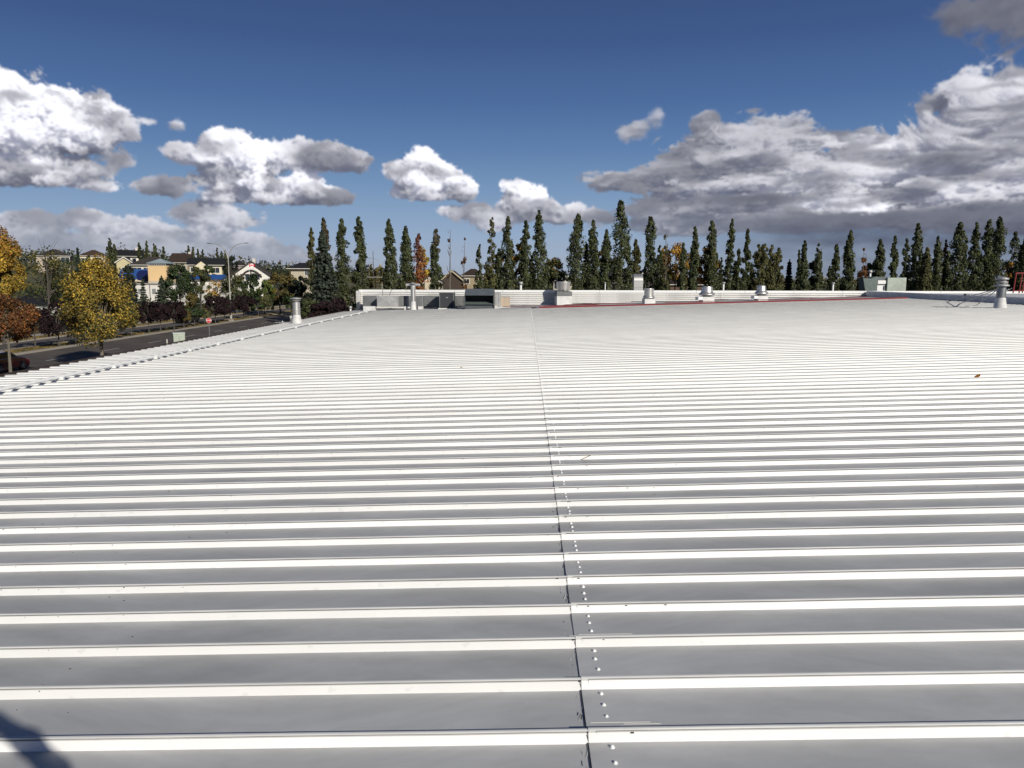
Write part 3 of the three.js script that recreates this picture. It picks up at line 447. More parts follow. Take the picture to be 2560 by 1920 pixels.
  // conduit on small blocks, parallel to the left eave
  { const c = thing('roof_conduit', 'long white pipe on small blocks running parallel to the left eave', 'pipe', [0, CAM_Y - ROOF_H, 0]), r = rng(8); c.rotation.z = Math.atan(SLOPE);
    for (let z = -1; z < 73; z += 6.1) { const l = Math.min(6.1, 73 - z); mesh('pipe', bar([-14.38 + (r() - .5) * .03, .175, -z], [-14.38 + (r() - .5) * .03, .175, -z - l], .055, .055, 12), M.whiteTrim, c); }
    for (let z = 2.2; z < 72; z += 3.05) mesh('support_block', rbox(.22, .1, .12, -14.38, .13, -(Z0 + Math.round((z - Z0) / RIB_STEP) * RIB_STEP), .015), M.whiteTrim, c); }

  // stray leaves on the sheets
  const leafG = () => { const s = new THREE.Shape(); s.moveTo(0, -.09); s.bezierCurveTo(.09, -.04, .07, .06, 0, .12); s.bezierCurveTo(-.07, .06, -.09, -.04, 0, -.09); return new THREE.ExtrudeGeometry(s, { depth: .006, bevelEnabled: false, curveSegments: 6 }).rotateX(-1.1); };
  for (const [px, py, lab, c] of [[2443, 941, 'curled orange leaf lying on the right half of the roof', [.5, .2, .02]], [1157, 922, 'small yellow leaf lying left of the lap joint', [.4, .27, .05]], [1462, 1145, 'small brown scrap on a rib right of the lap joint', [.09, .05, .03]]]) {
    let q = atLevel(px, py, roofY(5)); q = atLevel(px, py, roofY(q.x) + .03); const l = one('fallen_leaf', leafG(), std(c, .8), lab, 'leaf'); l.position.copy(q); l.rotation.y = px; }
}
/* ------------------------------------------------------------------ foliage */
const leafMat = new THREE.MeshPhysicalMaterial({ vertexColors: true, roughness: 0.75, transmission: 0.22, thickness: 0, side: THREE.DoubleSide, specularIntensity: 0.5 });
const needleMat = new THREE.MeshStandardMaterial({ vertexColors: true, roughness: 0.85, side: THREE.DoubleSide });
const barkTex = dataTex(256, (u, v) => gray(0.62 + 0.3 * tile(u, v, 14, 4, 6)));
const bark = { pale: std([.42, .37, .30], .9, { map: barkTex }), gray: std([.22, .19, .16], .9, { map: barkTex }), brown: std([.12, .085, .06], .9, { map: barkTex }) };
const COL = {
  poplar: [[.062, .074, .024], [.078, .092, .032], [.048, .060, .020]], olive: [[.098, .098, .034], [.080, .086, .030], [.115, .105, .038]], dark: [[.016, .026, .016], [.022, .032, .018]],
  yellow: [[.52, .34, .045], [.42, .27, .038], [.32, .23, .036], [.17, .14, .028]], gold: [[.46, .26, .03], [.36, .20, .025]], orange: [[.40, .19, .028], [.33, .14, .022], [.36, .22, .034]], rust: [[.15, .066, .022], [.19, .085, .026], [.10, .046, .018]], tan: [[.12, .085, .04], [.09, .07, .035], [.07, .06, .03]],
  flame: [[.32, .10, .025], [.25, .075, .025], [.34, .15, .03]], purple: [[.020, .0075, .009], [.030, .011, .012], [.014, .006, .008]], spruce: [[.024, .035, .018], [.034, .046, .025], [.018, .027, .014]], blue: [[.036, .048, .034], [.026, .037, .024]],
  mixed: [[.10, .095, .03], [.22, .17, .04], [.06, .07, .024]], green: [[.038, .062, .02], [.05, .075, .022], [.03, .05, .018]], amber: [[.20, .13, .03], [.12, .10, .03], [.07, .075, .024]], red: [[.19, .07, .05], [.15, .055, .04]], lime: [[.12, .15, .03], [.09, .12, .025]],
};
function leafCloud(list) {
  // list: [x, y, z, ox, oy, oz, size, r, g, b, long] ; each becomes a folded leaf of two faces
  const n = list.length, pos = new Float32Array(n * 12), nor = new Float32Array(n * 12), col = new Float32Array(n * 12), idx = new Uint32Array(n * 6), r = rng(n * 7 + 13);
  const N = new THREE.Vector3(), U = new THREE.Vector3(), V = new THREE.Vector3(), O = new THREE.Vector3();
  list.forEach((l, i) => {
    O.set(l[3], l[4], l[5]);
    N.set(r() - .5, r() - .5, r() - .5).multiplyScalar(2).addScaledVector(O, .6).normalize(); if (N.dot(O) < 0) N.negate();
    U.set(r() - .5, (r() - .5) * (l[10] ? 2.4 : 1) + (l[10] || 0), r() - .5).cross(N).normalize(); V.crossVectors(N, U);
    const s = l[6], w = s * (.42 + r() * .3), f = s * .18, sh = N.clone().multiplyScalar(.75).addScaledVector(O, .5).normalize();
    const pts = [[-s, 0, 0], [0, -w, f], [s, 0, 0], [0, w, f]];
    for (let k = 0; k < 4; k++) { const [a, b, c] = pts[k], o = i * 12 + k * 3; pos[o] = l[0] + V.x * a + U.x * b + N.x * c; pos[o + 1] = l[1] + V.y * a + U.y * b + N.y * c; pos[o + 2] = l[2] + V.z * a + U.z * b + N.z * c; nor[o] = sh.x; nor[o + 1] = sh.y; nor[o + 2] = sh.z; col[o] = l[7]; col[o + 1] = l[8]; col[o + 2] = l[9]; }
    idx.set([0, 2, 1, 0, 3, 2].map((k) => k + i * 4), i * 6);
  });
  const g = new THREE.BufferGeometry(); g.setAttribute('position', new THREE.BufferAttribute(pos, 3)); g.setAttribute('normal', new THREE.BufferAttribute(nor, 3)); g.setAttribute('color', new THREE.BufferAttribute(col, 3)); g.setIndex(new THREE.BufferAttribute(idx, 1)); return g;
}
const pick = (r, cols, jitter = .35) => { const c = cols[Math.floor(r() * cols.length)], k = 1 + (r() - .5) * 2 * jitter; return [c[0] * k, c[1] * k, c[2] * k]; };
function limb(pts, r0, r1, seg = 7) { // tapered, slightly crooked
  const c = new THREE.CatmullRomCurve3(pts.map((p) => new THREE.Vector3(...p))), n = Math.max(4, pts.length * 3), g = new THREE.TubeGeometry(c, n, 1, seg), p = g.attributes.position, q = new THREE.Vector3();
  for (let i = 0; i <= n; i++) { c.getPointAt(i / n, q); const r = lerp(r0, r1, i / n); for (let j = 0; j <= seg; j++) { const k = i * (seg + 1) + j; p.setXYZ(k, q.x + (p.getX(k) - q.x) * r, q.y + (p.getY(k) - q.y) * r, q.z + (p.getZ(k) - q.z) * r); } }
  return g;
}
const groundAt = (p) => terrain(p.x, -p.z);
// columnar poplar: leaders as [sideways share of the width, top as a share of the height, thickness]
function poplar(label, px, pyTop, wpx, Z, o = {}) {
  const top = at(px, pyTop, Z), g0 = groundAt(top), H = top.y - g0, W = wpx * Z / FOCAL * (o.fat ?? 1.24), seed = Math.round(px * 7 + pyTop), r = rng(seed);
  const t = thing(o.name ?? 'poplar_tree', label, o.category ?? 'tree', [top.x, g0, -Z], 0, o.group);
  const lead = o.leaders ?? [[0, 1, 1]], list = [], cols = COL[o.col ?? 'poplar'], tip = COL[o.tip ?? o.col ?? 'poplar'], size = (o.size ?? .15) * Math.sqrt(Z / 110);
  const limbs = [];
  for (const [dx, th, tw] of lead) {
    const h = H * th, w = W / 2 * tw, off = dx * W, lean = (r() - .5) * .05 * h;
    limbs.push(limb([[off * .2, 0, 0], [off * .7, h * .3, (r() - .5) * .1], [off + lean * .4, h * .6, 0], [off + lean, h * .97, 0]], (lead.length > 1 ? .11 : .15) * (H / 13), .02, 6));
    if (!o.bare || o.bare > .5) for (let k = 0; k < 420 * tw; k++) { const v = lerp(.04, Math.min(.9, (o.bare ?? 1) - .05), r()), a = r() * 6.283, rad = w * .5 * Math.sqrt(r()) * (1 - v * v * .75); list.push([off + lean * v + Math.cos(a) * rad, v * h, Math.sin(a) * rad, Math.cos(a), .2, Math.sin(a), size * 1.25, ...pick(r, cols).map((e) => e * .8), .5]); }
    const clumps = Math.round((o.n ?? 105) * tw * (.6 + .4 * th));
    for (let k = 0; k < clumps; k++) {
      const u = (k + r()) / clumps, v = lerp(o.from ?? .06, 1, u), bare = o.bare ? smooth(o.bare - .12, o.bare + .22, v) : 0;
      if (r() < bare * (o.bareMost ?? .85)) continue;
      const prof = (o.prof ?? ((q) => Math.min(1, .62 + 1.9 * q) * Math.pow(Math.max(0, 1 - Math.pow(q, 2.5)), .66)))(v) * (1 + .22 * noise3(v * 4 + seed, seed * .3, 1.1));
      const a = r() * 6.283, rad = w * prof * (.25 + .75 * Math.sqrt(r())), cx = off + lean * v + Math.cos(a) * rad, cz = Math.sin(a) * rad, cy = v * h - (.06 * h) * (1 - v) * r();
      const cr = w * (.36 + .24 * r()) * (1 - .3 * v) * (1 - .5 * smooth(.82, 1, v)), ch = cr * (1.9 + r() * 1.3), m = Math.round((o.m ?? 62) * (1 - bare * .5)), tone = .72 + .56 * r();
      const useTip = v > (o.tipFrom ?? 2) - .12 * r();
      for (let j = 0; j < m; j++) {
        const b = r() * 6.283, q = Math.acos(2 * r() - 1), d = Math.cbrt(r()), x = Math.cos(b) * Math.sin(q) * d, z = Math.sin(b) * Math.sin(q) * d, y = Math.cos(q) * d;
        const c = pick(r, useTip ? tip : cols).map((e) => e * tone); if (r() < .1 && !o.col) { c[0] = .15; c[1] = .165; c[2] = .115; }
        list.push([cx + x * cr, cy + y * ch * .5 + ch * .2, cz + z * cr, Math.cos(a) * .8 + x * .6, .35 + y * .3, Math.sin(a) * .8 + z * .6, size * (.7 + r() * .6), ...c, .5]);
      }
    }
  }
  if (o.bare) for (let k = 0; k < 26; k++) { const v = lerp((o.bare ?? .4) - .1, .97, r()), a = r() * 6.28, l = W * .42 * (1.2 - v), x0 = Math.cos(a) * .05, z0 = Math.sin(a) * .05; limbs.push(limb([[x0, v * H - l * 1.6, z0], [x0 + Math.cos(a) * l * .6, v * H - l * .6, z0 + Math.sin(a) * l * .6], [x0 + Math.cos(a) * l * .8, v * H + l * .8, z0 + Math.sin(a) * l * .8]], .035, .012, 4)); }
  mesh('trunk', limbs, bark[o.bark ?? 'pale'], t);
  mesh('crown', leafCloud(list), leafMat, t);
  return t;
}
function spruce(label, px, pyTop, wpx, Z, o = {}) {
  const top = at(px, pyTop, Z), g0 = groundAt(top), H = top.y - g0, W = wpx * Z / FOCAL, seed = Math.round(px * 3 + pyTop), r = rng(seed), t = thing(o.name ?? 'spruce_tree', label, 'tree', [top.x, g0, -Z], 0, o.group), list = [], limbs = [];
  const cols = COL[o.col ?? 'spruce'], size = (o.size ?? .2) * Math.sqrt(Z / 110);
  limbs.push(limb([[0, 0, 0], [0, H * .5, 0], [0, H * .99, 0]], H * .018, .02, 6));
  const tiers = o.tiers ?? Math.round(H * 2.4);
  for (let k = 0; k < tiers; k++) {
    const v = .04 + .95 * Math.pow(k / tiers, .93), R0 = W / 2 * Math.pow(1 - v, o.pow ?? .85) + .1, nb = o.thin ? 5 : 9;
    for (let b = 0; b < nb; b++) {
      if (r() < (o.gap ?? .06)) continue;
      const a = (b + r() * .8) / nb * 6.283 + k * 1.3, L = R0 * (.72 + .42 * r()), y0 = v * H, droop = L * (.22 + .1 * r()) * (v > .8 ? -.6 : 1);
      if (L > .5) limbs.push(limb([[0, y0, 0], [Math.cos(a) * L * .5, y0 - droop * .3, Math.sin(a) * L * .5], [Math.cos(a) * L * .95, y0 - droop * .75, Math.sin(a) * L * .95]], .03, .008, 4));
      const m = Math.round((o.m ?? 26) * (.35 + .65 * L / (W / 2))) + 4, tone = .7 + .6 * r();
      for (let j = 0; j < m; j++) { const s = Math.pow(r(), .7), sp = (1 - s * .55) * L * .24, x = (r() - .5) * 2 * sp, c = pick(r, cols).map((e) => e * tone * (.75 + .5 * s)), dr = -droop * s + (s > .8 ? droop * .25 : 0); list.push([Math.cos(a) * L * s - Math.sin(a) * x, y0 + dr - r() * .16 * (1 + L * .2) - Math.abs(x) * .25, Math.sin(a) * L * s + Math.cos(a) * x, Math.cos(a) * .6, .7, Math.sin(a) * .6, size * (.6 + .7 * r()), ...c, 0]); }
    }
  }
  for (let j = 0; j < 26; j++) list.push([(r() - .5) * .18, H * (.93 + .07 * r()), (r() - .5) * .18, 0, 1, 0, size * .7, ...pick(r, cols), .6]);
  mesh('trunk', limbs, bark.brown, t); mesh('crown', leafCloud(list), needleMat, t); return t;
}
// broad-leaved tree: crown box in pixels (centre, top, bottom, width) with its own lobes
function broad(label, px, pyTop, pyBot, wpx, Z, o = {}) {
  const top = at(px, pyTop, Z), low = at(px, pyBot, Z), g0 = o.ground ?? groundAt(top), W = wpx * Z / FOCAL, cy = (top.y + low.y) / 2 - g0, ch = (top.y - low.y) / 2, seed = Math.round(px * 5 + pyTop + Z), r = rng(seed);
  const t = thing(o.name ?? 'leafy_tree', label, o.category ?? 'tree', [top.x + (o.dx ?? 0), g0, -Z], 0, o.group), list = [], limbs = [], cols = COL[o.col ?? 'green'], size = o.size ?? .16 * Math.sqrt(Z / 60);
  const lobes = [], nl = o.lobes ?? 26;
  for (let k = 0; k < nl; k++) { const a = r() * 6.283, q = Math.acos(lerp(1, -.8, (k + r()) / nl)), d = .42 + .52 * Math.cbrt(r()), s = .17 + .2 * r(), taper = o.cone ? lerp(1.15, .55, (Math.cos(q) + 1) / 2) : 1; lobes.push([Math.cos(a) * Math.sin(q) * d * W / 2 * taper, cy + Math.cos(q) * d * ch, Math.sin(a) * Math.sin(q) * d * W / 2 * taper, s * W * .5, s * Math.min(ch, W * .5) * 1.1, .75 + .5 * r()]); }
  for (const l of lobes) {
    const m = Math.round((o.m ?? 150) * (l[3] / (.3 * W * .5)) ** 1.5);
    for (let j = 0; j < m; j++) {
      const b = r() * 6.283, q = Math.acos(2 * r() - 1), d = Math.pow(r(), .42) * (1 + .28 * (r() - .5)), x = Math.cos(b) * Math.sin(q), z = Math.sin(b) * Math.sin(q), y = Math.cos(q);
      const X = l[0] + x * d * l[3], Y = l[1] + y * d * l[4], Zz = l[2] + z * d * l[3], hh = clamp((Y - (cy - ch)) / (2 * ch)), alt = o.low && r() < o.lowShare * (1 - hh) * 1.6 ? COL[o.low] : cols, c = pick(r, alt).map((e) => e * l[5]);
      if (r() < (o.sparse ?? 0) * hh) continue;
      const on = new THREE.Vector3(X / W, (Y - cy) / ch * .6 + .25, Zz / W).normalize();
      list.push([X, Y, Zz, on.x * .6 + x * .5, on.y * .6 + y * .5, on.z * .6 + z * .5, size * (.65 + r() * .7), ...c, 0]);
    }
  }
  const tr = o.trunk ?? W * .028;
  const fork = Math.max(.25, cy - ch * .75);
  limbs.push(limb([[0, -.05, 0], [(r() - .5) * .15, fork * .6, (r() - .5) * .1], [(r() - .5) * .2, cy - ch * .45, 0], [0, cy + ch * .55, 0]], tr * 1.15, tr * .25, 8));
  for (const l of lobes) if (r() < (o.limbs ?? .7)) limbs.push(limb([[0, fork + r() * ch * .35, 0], [l[0] * .45, lerp(fork, l[1], .55), l[2] * .45], [l[0] * .9, l[1], l[2] * .9]], tr * .42, tr * .08, 5));
  for (let k = 0; k < (o.twigs ?? 0); k++) { const a = r() * 6.28, l = W * .5 * (.5 + .6 * r()), y = cy + ch * (r() * 1.2 - .3); limbs.push(limb([[Math.cos(a) * l * .2, y, Math.sin(a) * l * .2], [Math.cos(a) * l * .6, y + ch * .3, Math.sin(a) * l * .6], [Math.cos(a) * l, y + ch * (.4 + .3 * r()), Math.sin(a) * l]], .03, .008, 4)); }
  mesh('trunk', limbs, bark[o.bark ?? 'gray'], t); mesh('crown', leafCloud(list), leafMat, t); return t;
}

/* ------------------------------------------------------------------ the row of poplars beyond the building */
const ROW = 'columnar poplars in a long row beyond the roof', double = [[-.24, .8, .62], [.2, 1, .7]];
poplar('slender olive poplar rising left of the big blue spruce', 778, 573, 22, 116, { col: 'olive', n: 60 });
poplar('poplar with a thin reddish tip just behind the big spruce', 814, 547, 24, 122, { tip: 'tan', tipFrom: .74, from: .3 });
poplar('full dark poplar first to the right of the big spruce', 856, 550, 31, 110);
poplar('full dark poplar above the left end of the white siding', 899, 547, 31, 110);
poplar('narrow waisted dark poplar above the ductwork', 975, 550, 26, 110, { leaders: [[0, 1, 1], [-.3, .62, .55]] });
poplar('broad cone shaped dark poplar left of the orange one', 1013, 572, 38, 110, { prof: (q) => Math.min(1, .8 + q) * Math.pow(1 - q, .62) });
poplar('orange columnar poplar with a pinkish red tip', 1049, 588, 34, 110, { col: 'flame', tip: 'red', tipFrom: .72, n: 64, m: 30 });
poplar('dark poplar with a thinning ragged tip, right of the orange poplar', 1086, 574, 27, 110, { tip: 'tan', tipFrom: .88, bare: .86, bareMost: .5 });
poplar('almost leafless pale poplar, taller of the two bare ones', 1123, 564, 22, 110, { col: 'rust', bare: .1, bareMost: .93, n: 60 });
poplar('almost leafless thin poplar, shorter of the two bare ones', 1157, 598, 17, 110, { col: 'rust', bare: .1, bareMost: .88, n: 50 });
poplar('short thin poplar between the shorter bare one and the half bare tall one', 1199, 611, 20, 110, { bare: .6, bareMost: .4, n: 56 });
poplar('tall half bare poplar with full green lower sides', 1228, 541, 26, 110, { col: 'olive', leaders: [[0, 1, .8], [-.45, .58, .62], [.5, .55, .6]], bare: .62, bareMost: .25 });
poplar('full dark poplar with pale low trunk above the intake hood', 1267, 546, 36, 110, { leaders: [[0, 1, .85], [-.35, .72, .5]] });
poplar('pointed poplar with pale stem above the vent pipe with mushroom cap', 1312, 553, 29, 110, { leaders: [[.08, 1, .85], [-.3, .84, .4]] });
poplar('tall dark poplar with a dense skirt left of the gap in the row', 1349, 528, 34, 110, { leaders: [[.1, 1, .9], [-.42, .62, .55]] });
broad('round green tree with an orange top right under the gap in the row', 1383, 645, 725, 62, 112, { low: 'green', lowShare: .9, col: 'amber', m: 110, cone: true, size: .2 });
poplar('tall dark poplar on the right side of the gap in the row', 1440, 539, 40, 110);
spruce('dark spruce with rusty top squeezed between two poplars', 1466, 604, 40, 116, { col: 'dark' });
poplar('dark poplar right beside the rusty topped spruce', 1484, 556, 28, 110);
poplar('medium dark poplar just left of the tallest one', 1515, 579, 27, 110);
poplar('tallest and widest dark poplar of the whole row', 1558, 504, 48, 110, { leaders: [[0, 1, .95], [.3, .7, .5]], n: 110 });
poplar('short light olive poplar behind the gooseneck duct', 1595, 601, 22, 120, { col: 'olive' });
poplar('tall poplar with a right side leader, behind the cylindrical fan', 1634, 544, 40, 110, { leaders: [[-.05, 1, .78], [.32, .74, .5], [-.3, .6, .4]] });
poplar('half bare thin poplar before the golden trees', 1668, 572, 22, 108, { fat: 1.1, col: 'olive', bare: .5, bareMost: .85 });
poplar('short narrow poplar in front of the golden trees', 1708, 609, 20, 108, { fat: 1.1 });
poplar('dark poplar rising out of the golden trees', 1740, 570, 24, 108, { fat: 1.1 });
poplar('tall dark poplar right of the golden trees', 1784, 554, 30, 110);
poplar('crooked tall poplar with a detached low leader on its left', 1821, 552, 28, 110, { leaders: [[.1, 1, .8], [-.34, .66, .4]] });
poplar('pale twin topped poplar with a bare low stem', 1860, 573, 28, 110, { leaders: double, col: 'poplar' });
for (const [x, y, l] of [[1896, 613, 'even dense poplar behind the smallest domed fan, leftmost of the tight group of four'], [1915, 611, 'even dense poplar, second in the tight group of four'], [1930, 616, 'even dense poplar, third in the tight group of four'], [1949, 622, 'even dense poplar, rightmost of the tight group of four']]) poplar(l, x, y, 24, 110, { prof: (q) => Math.min(1, .7 + q) * Math.pow(1 - q ** 4, .6), col: 'olive', n: 62 });
spruce('dark open spruce standing alone between the tight group of four and the next poplar', 1974, 649, 38, 112, { col: 'dark' });
poplar('poplar with forked ragged tip right of the lone dark spruce', 2011, 603, 25, 110, { leaders: [[.1, 1, .8], [-.25, .9, .5]] });
poplar('grey green small headed poplar above the low hedge', 2052, 611, 20, 110, { bare: .7, bareMost: .4 });
poplar('poplar with one low left leader above the low hedge', 2089, 614, 24, 110, { leaders: [[.05, 1, .8], [-.4, .75, .45]] });
poplar('tall slim poplar left of the rooftop unit', 2126, 580, 26, 110);
poplar('thin reddish half bare poplar above the dark hood of the rooftop unit', 2164, 624, 20, 110, { col: 'rust', bare: .6, bareMost: .7 });
broad('rounded green shrub tree behind the vent above the rooftop unit', 2183, 652, 725, 34, 114, { col: 'green', m: 90 });
poplar('slim poplar behind the pale green rooftop unit', 2203, 600, 24, 110);
poplar('poplar with a bushy right side at the right end of the rooftop unit', 2243, 592, 24, 110, { leaders: [[-.05, 1, .8], [.5, .55, .7]] });
poplar('tall twin topped dark poplar right of the rooftop unit', 2285, 560, 34, 110, { leaders: [[.15, 1, .8], [-.28, .86, .55]] });
spruce('dark wide spruce behind the olive poplar', 2304, 626, 62, 116, { col: 'dark' });
poplar('olive leaning poplar in front of the dark wide spruce', 2318, 622, 25, 108, { col: 'olive' });
poplar('grey green thin poplar left of the rusty one', 2352, 592, 24, 110, { bare: .8, bareMost: .3 });
poplar('narrow rusty red poplar near the right parapet', 2364, 603, 17, 112, { col: 'rust', n: 50 });
poplar('broad full poplar right of the rusty one', 2394, 560, 40, 110, { leaders: [[0, 1, .9], [-.3, .74, .5]] });
poplar('twin stemmed tall poplar between two broad ones', 2435, 560, 34, 110, { leaders: [[.2, 1, .75], [-.28, .88, .55]] });
poplar('tall ragged poplar left of the braced flue', 2471, 554, 40, 110, { leaders: [[.12, 1, .8], [-.3, .72, .6]] });
poplar('very tall broad poplar behind the braced flue', 2505, 550, 42, 110);
poplar('thinning grey poplar behind the red ladder rail', 2543, 582, 28, 110, { bare: .6, bareMost: .45 });
poplar('dark poplar cut by the right edge of the view', 2566, 600, 30, 108);
broad('small orange tree low between two tall poplars left of the braced flue', 2480, 634, 700, 28, 114, { col: 'orange', m: 70, lobes: 14 });
broad('small golden tree low behind the braced flue', 2521, 655, 705, 30, 114, { col: 'gold', m: 70, lobes: 14 });
broad('yellow tree glowing behind the orange poplar', 1060, 612, 710, 46, 128, { col: 'yellow', m: 60, lobes: 18, size: .22 });
broad('golden leafy tree between two full dark poplars above the intake hood', 1291, 604, 715, 48, 112, { col: 'gold', m: 60, lobes: 16, size: .22 });
broad('orange leafy tree seen low left of the half bare tall poplar', 1254, 628, 700, 38, 112, { col: 'orange', m: 50, lobes: 12, size: .22 });
broad('golden tree behind the medium poplar left of the tallest', 1501, 614, 712, 44, 112, { col: 'gold', m: 60, lobes: 14, size: .22 });
broad('small orange tree touching the tallest poplar on its left', 1535, 640, 715, 40, 112, { col: 'orange', m: 60, lobes: 12, size: .22 });
broad('wide golden tree, left half of the golden trees behind the fans', 1690, 612, 722, 84, 113, { col: 'gold', m: 130, size: .18 });
broad('wide golden tree, right half of the golden trees behind the fans', 1768, 613, 716, 78, 113, { col: 'gold', m: 130, size: .18 });
broad('lime green bush tree at the foot of the golden trees', 1762, 650, 720, 20, 114, { col: 'lime', m: 60, lobes: 10 });
spruce('small dark spruce left of the pale twin topped poplar', 1838, 652, 34, 114, { col: 'dark' });
spruce('small dark spruce right of the pale twin topped poplar', 1880, 656, 30, 115, { col: 'dark' });
broad('low round green tree between poplars behind the hedge, right of the lone spruce', 2030, 652, 724, 44, 114, { col: 'green', m: 80, lobes: 16 });
broad('dark antenna-side green tree behind the T shaped mast', 940, 662, 730, 70, 124, { col: 'mixed', m: 80, lobes: 18, size: .22 });

/* understory between the poplars: one dark continuous hedge, and the far woods */
function mass(name, label, x0, x1, z0, z1, h, cols, n, size, y0 = 0) { const r = rng(n), list = []; for (let i = 0; i < n; i++) { const X = lerp(x0, x1, r()), Z = lerp(z0, z1, r()), g = terrain(X, Z), hh = h * (.6 + .55 * noise3(X * .16, 3.1, Z * .16) + .35 * noise3(X * .5, 1.1, Z * .5)), v = Math.pow(r(), .6); list.push([X, g + y0 + hh * v, -Z, (r() - .5), .6, .5, size * (.6 + .8 * r()), ...pick(r, cols).map((c) => c * (.7 + .6 * noise3(X * .4, 7, Z * .4) + .15)), 0]); } const m = one(name, leafCloud(list), leafMat, label, 'hedge'); m.userData.kind = 'stuff'; return m; }
mass('hedge', 'dark continuous green undergrowth between the feet of the poplars', -32, 86, 110.5, 114, 4.4, [...COL.dark, ...COL.poplar, ...COL.green], 15000, .24);
mass('hedge', 'low clipped green hedge along the right part of the poplar row', 38, 62, 111, 115, 6.6, [...COL.green, ...COL.poplar], 7000, .22);
mass('treeline', 'far hazy green woods along the skyline right of the white gable', -205, -95, 380, 410, 11, [...COL.dark, ...COL.green, ...COL.amber], 9000, .6);
mass('treeline', 'far dark woods on the skyline behind the poplar row', -90, 330, 420, 460, 9, [...COL.dark, ...COL.green, ...COL.mixed], 16000, .7);
mass('treeline', 'far mixed woods climbing the hill behind the houses', -420, -150, 330, 380, 8, [...COL.dark, ...COL.green, ...COL.mixed], 12000, .6);
/* ------------------------------------------------------------------ houses on the rise and beyond the poplars */
const glass = std([.03, .04, .05], .15), shingle = dataTex(256, (u, v) => gray(.75 + .3 * tile(u, v, 20, 3, 5) + (Math.floor(v * 32) % 2 ? .03 : -.03)));
const siding = dataTex(256, (u, v) => gray(.93 + .05 * tile(u, v, 6, 3, 15) - ((v * 24) % 1 < .12 ? .12 : 0)));
const wallMat = {}, roofMat = {};
const wallOf = (c) => wallMat[c] ??= new THREE.MeshStandardMaterial({ color: new THREE.Color(c), roughness: .85, map: siding });
const roofOf = (c) => roofMat[c] ??= new THREE.MeshStandardMaterial({ color: new THREE.Color(c), roughness: .9, map: shingle });
function slabRoof(pts, faces) { const pos = []; for (const f of faces) for (let i = 1; i + 1 < f.length; i++) pos.push(...pts[f[0]], ...pts[f[i]], ...pts[f[i + 1]]); const g = new THREE.BufferGeometry(); g.setAttribute('position', new THREE.Float32BufferAttribute(pos, 3)); g.computeVertexNormals(); return metres(g, .25); }
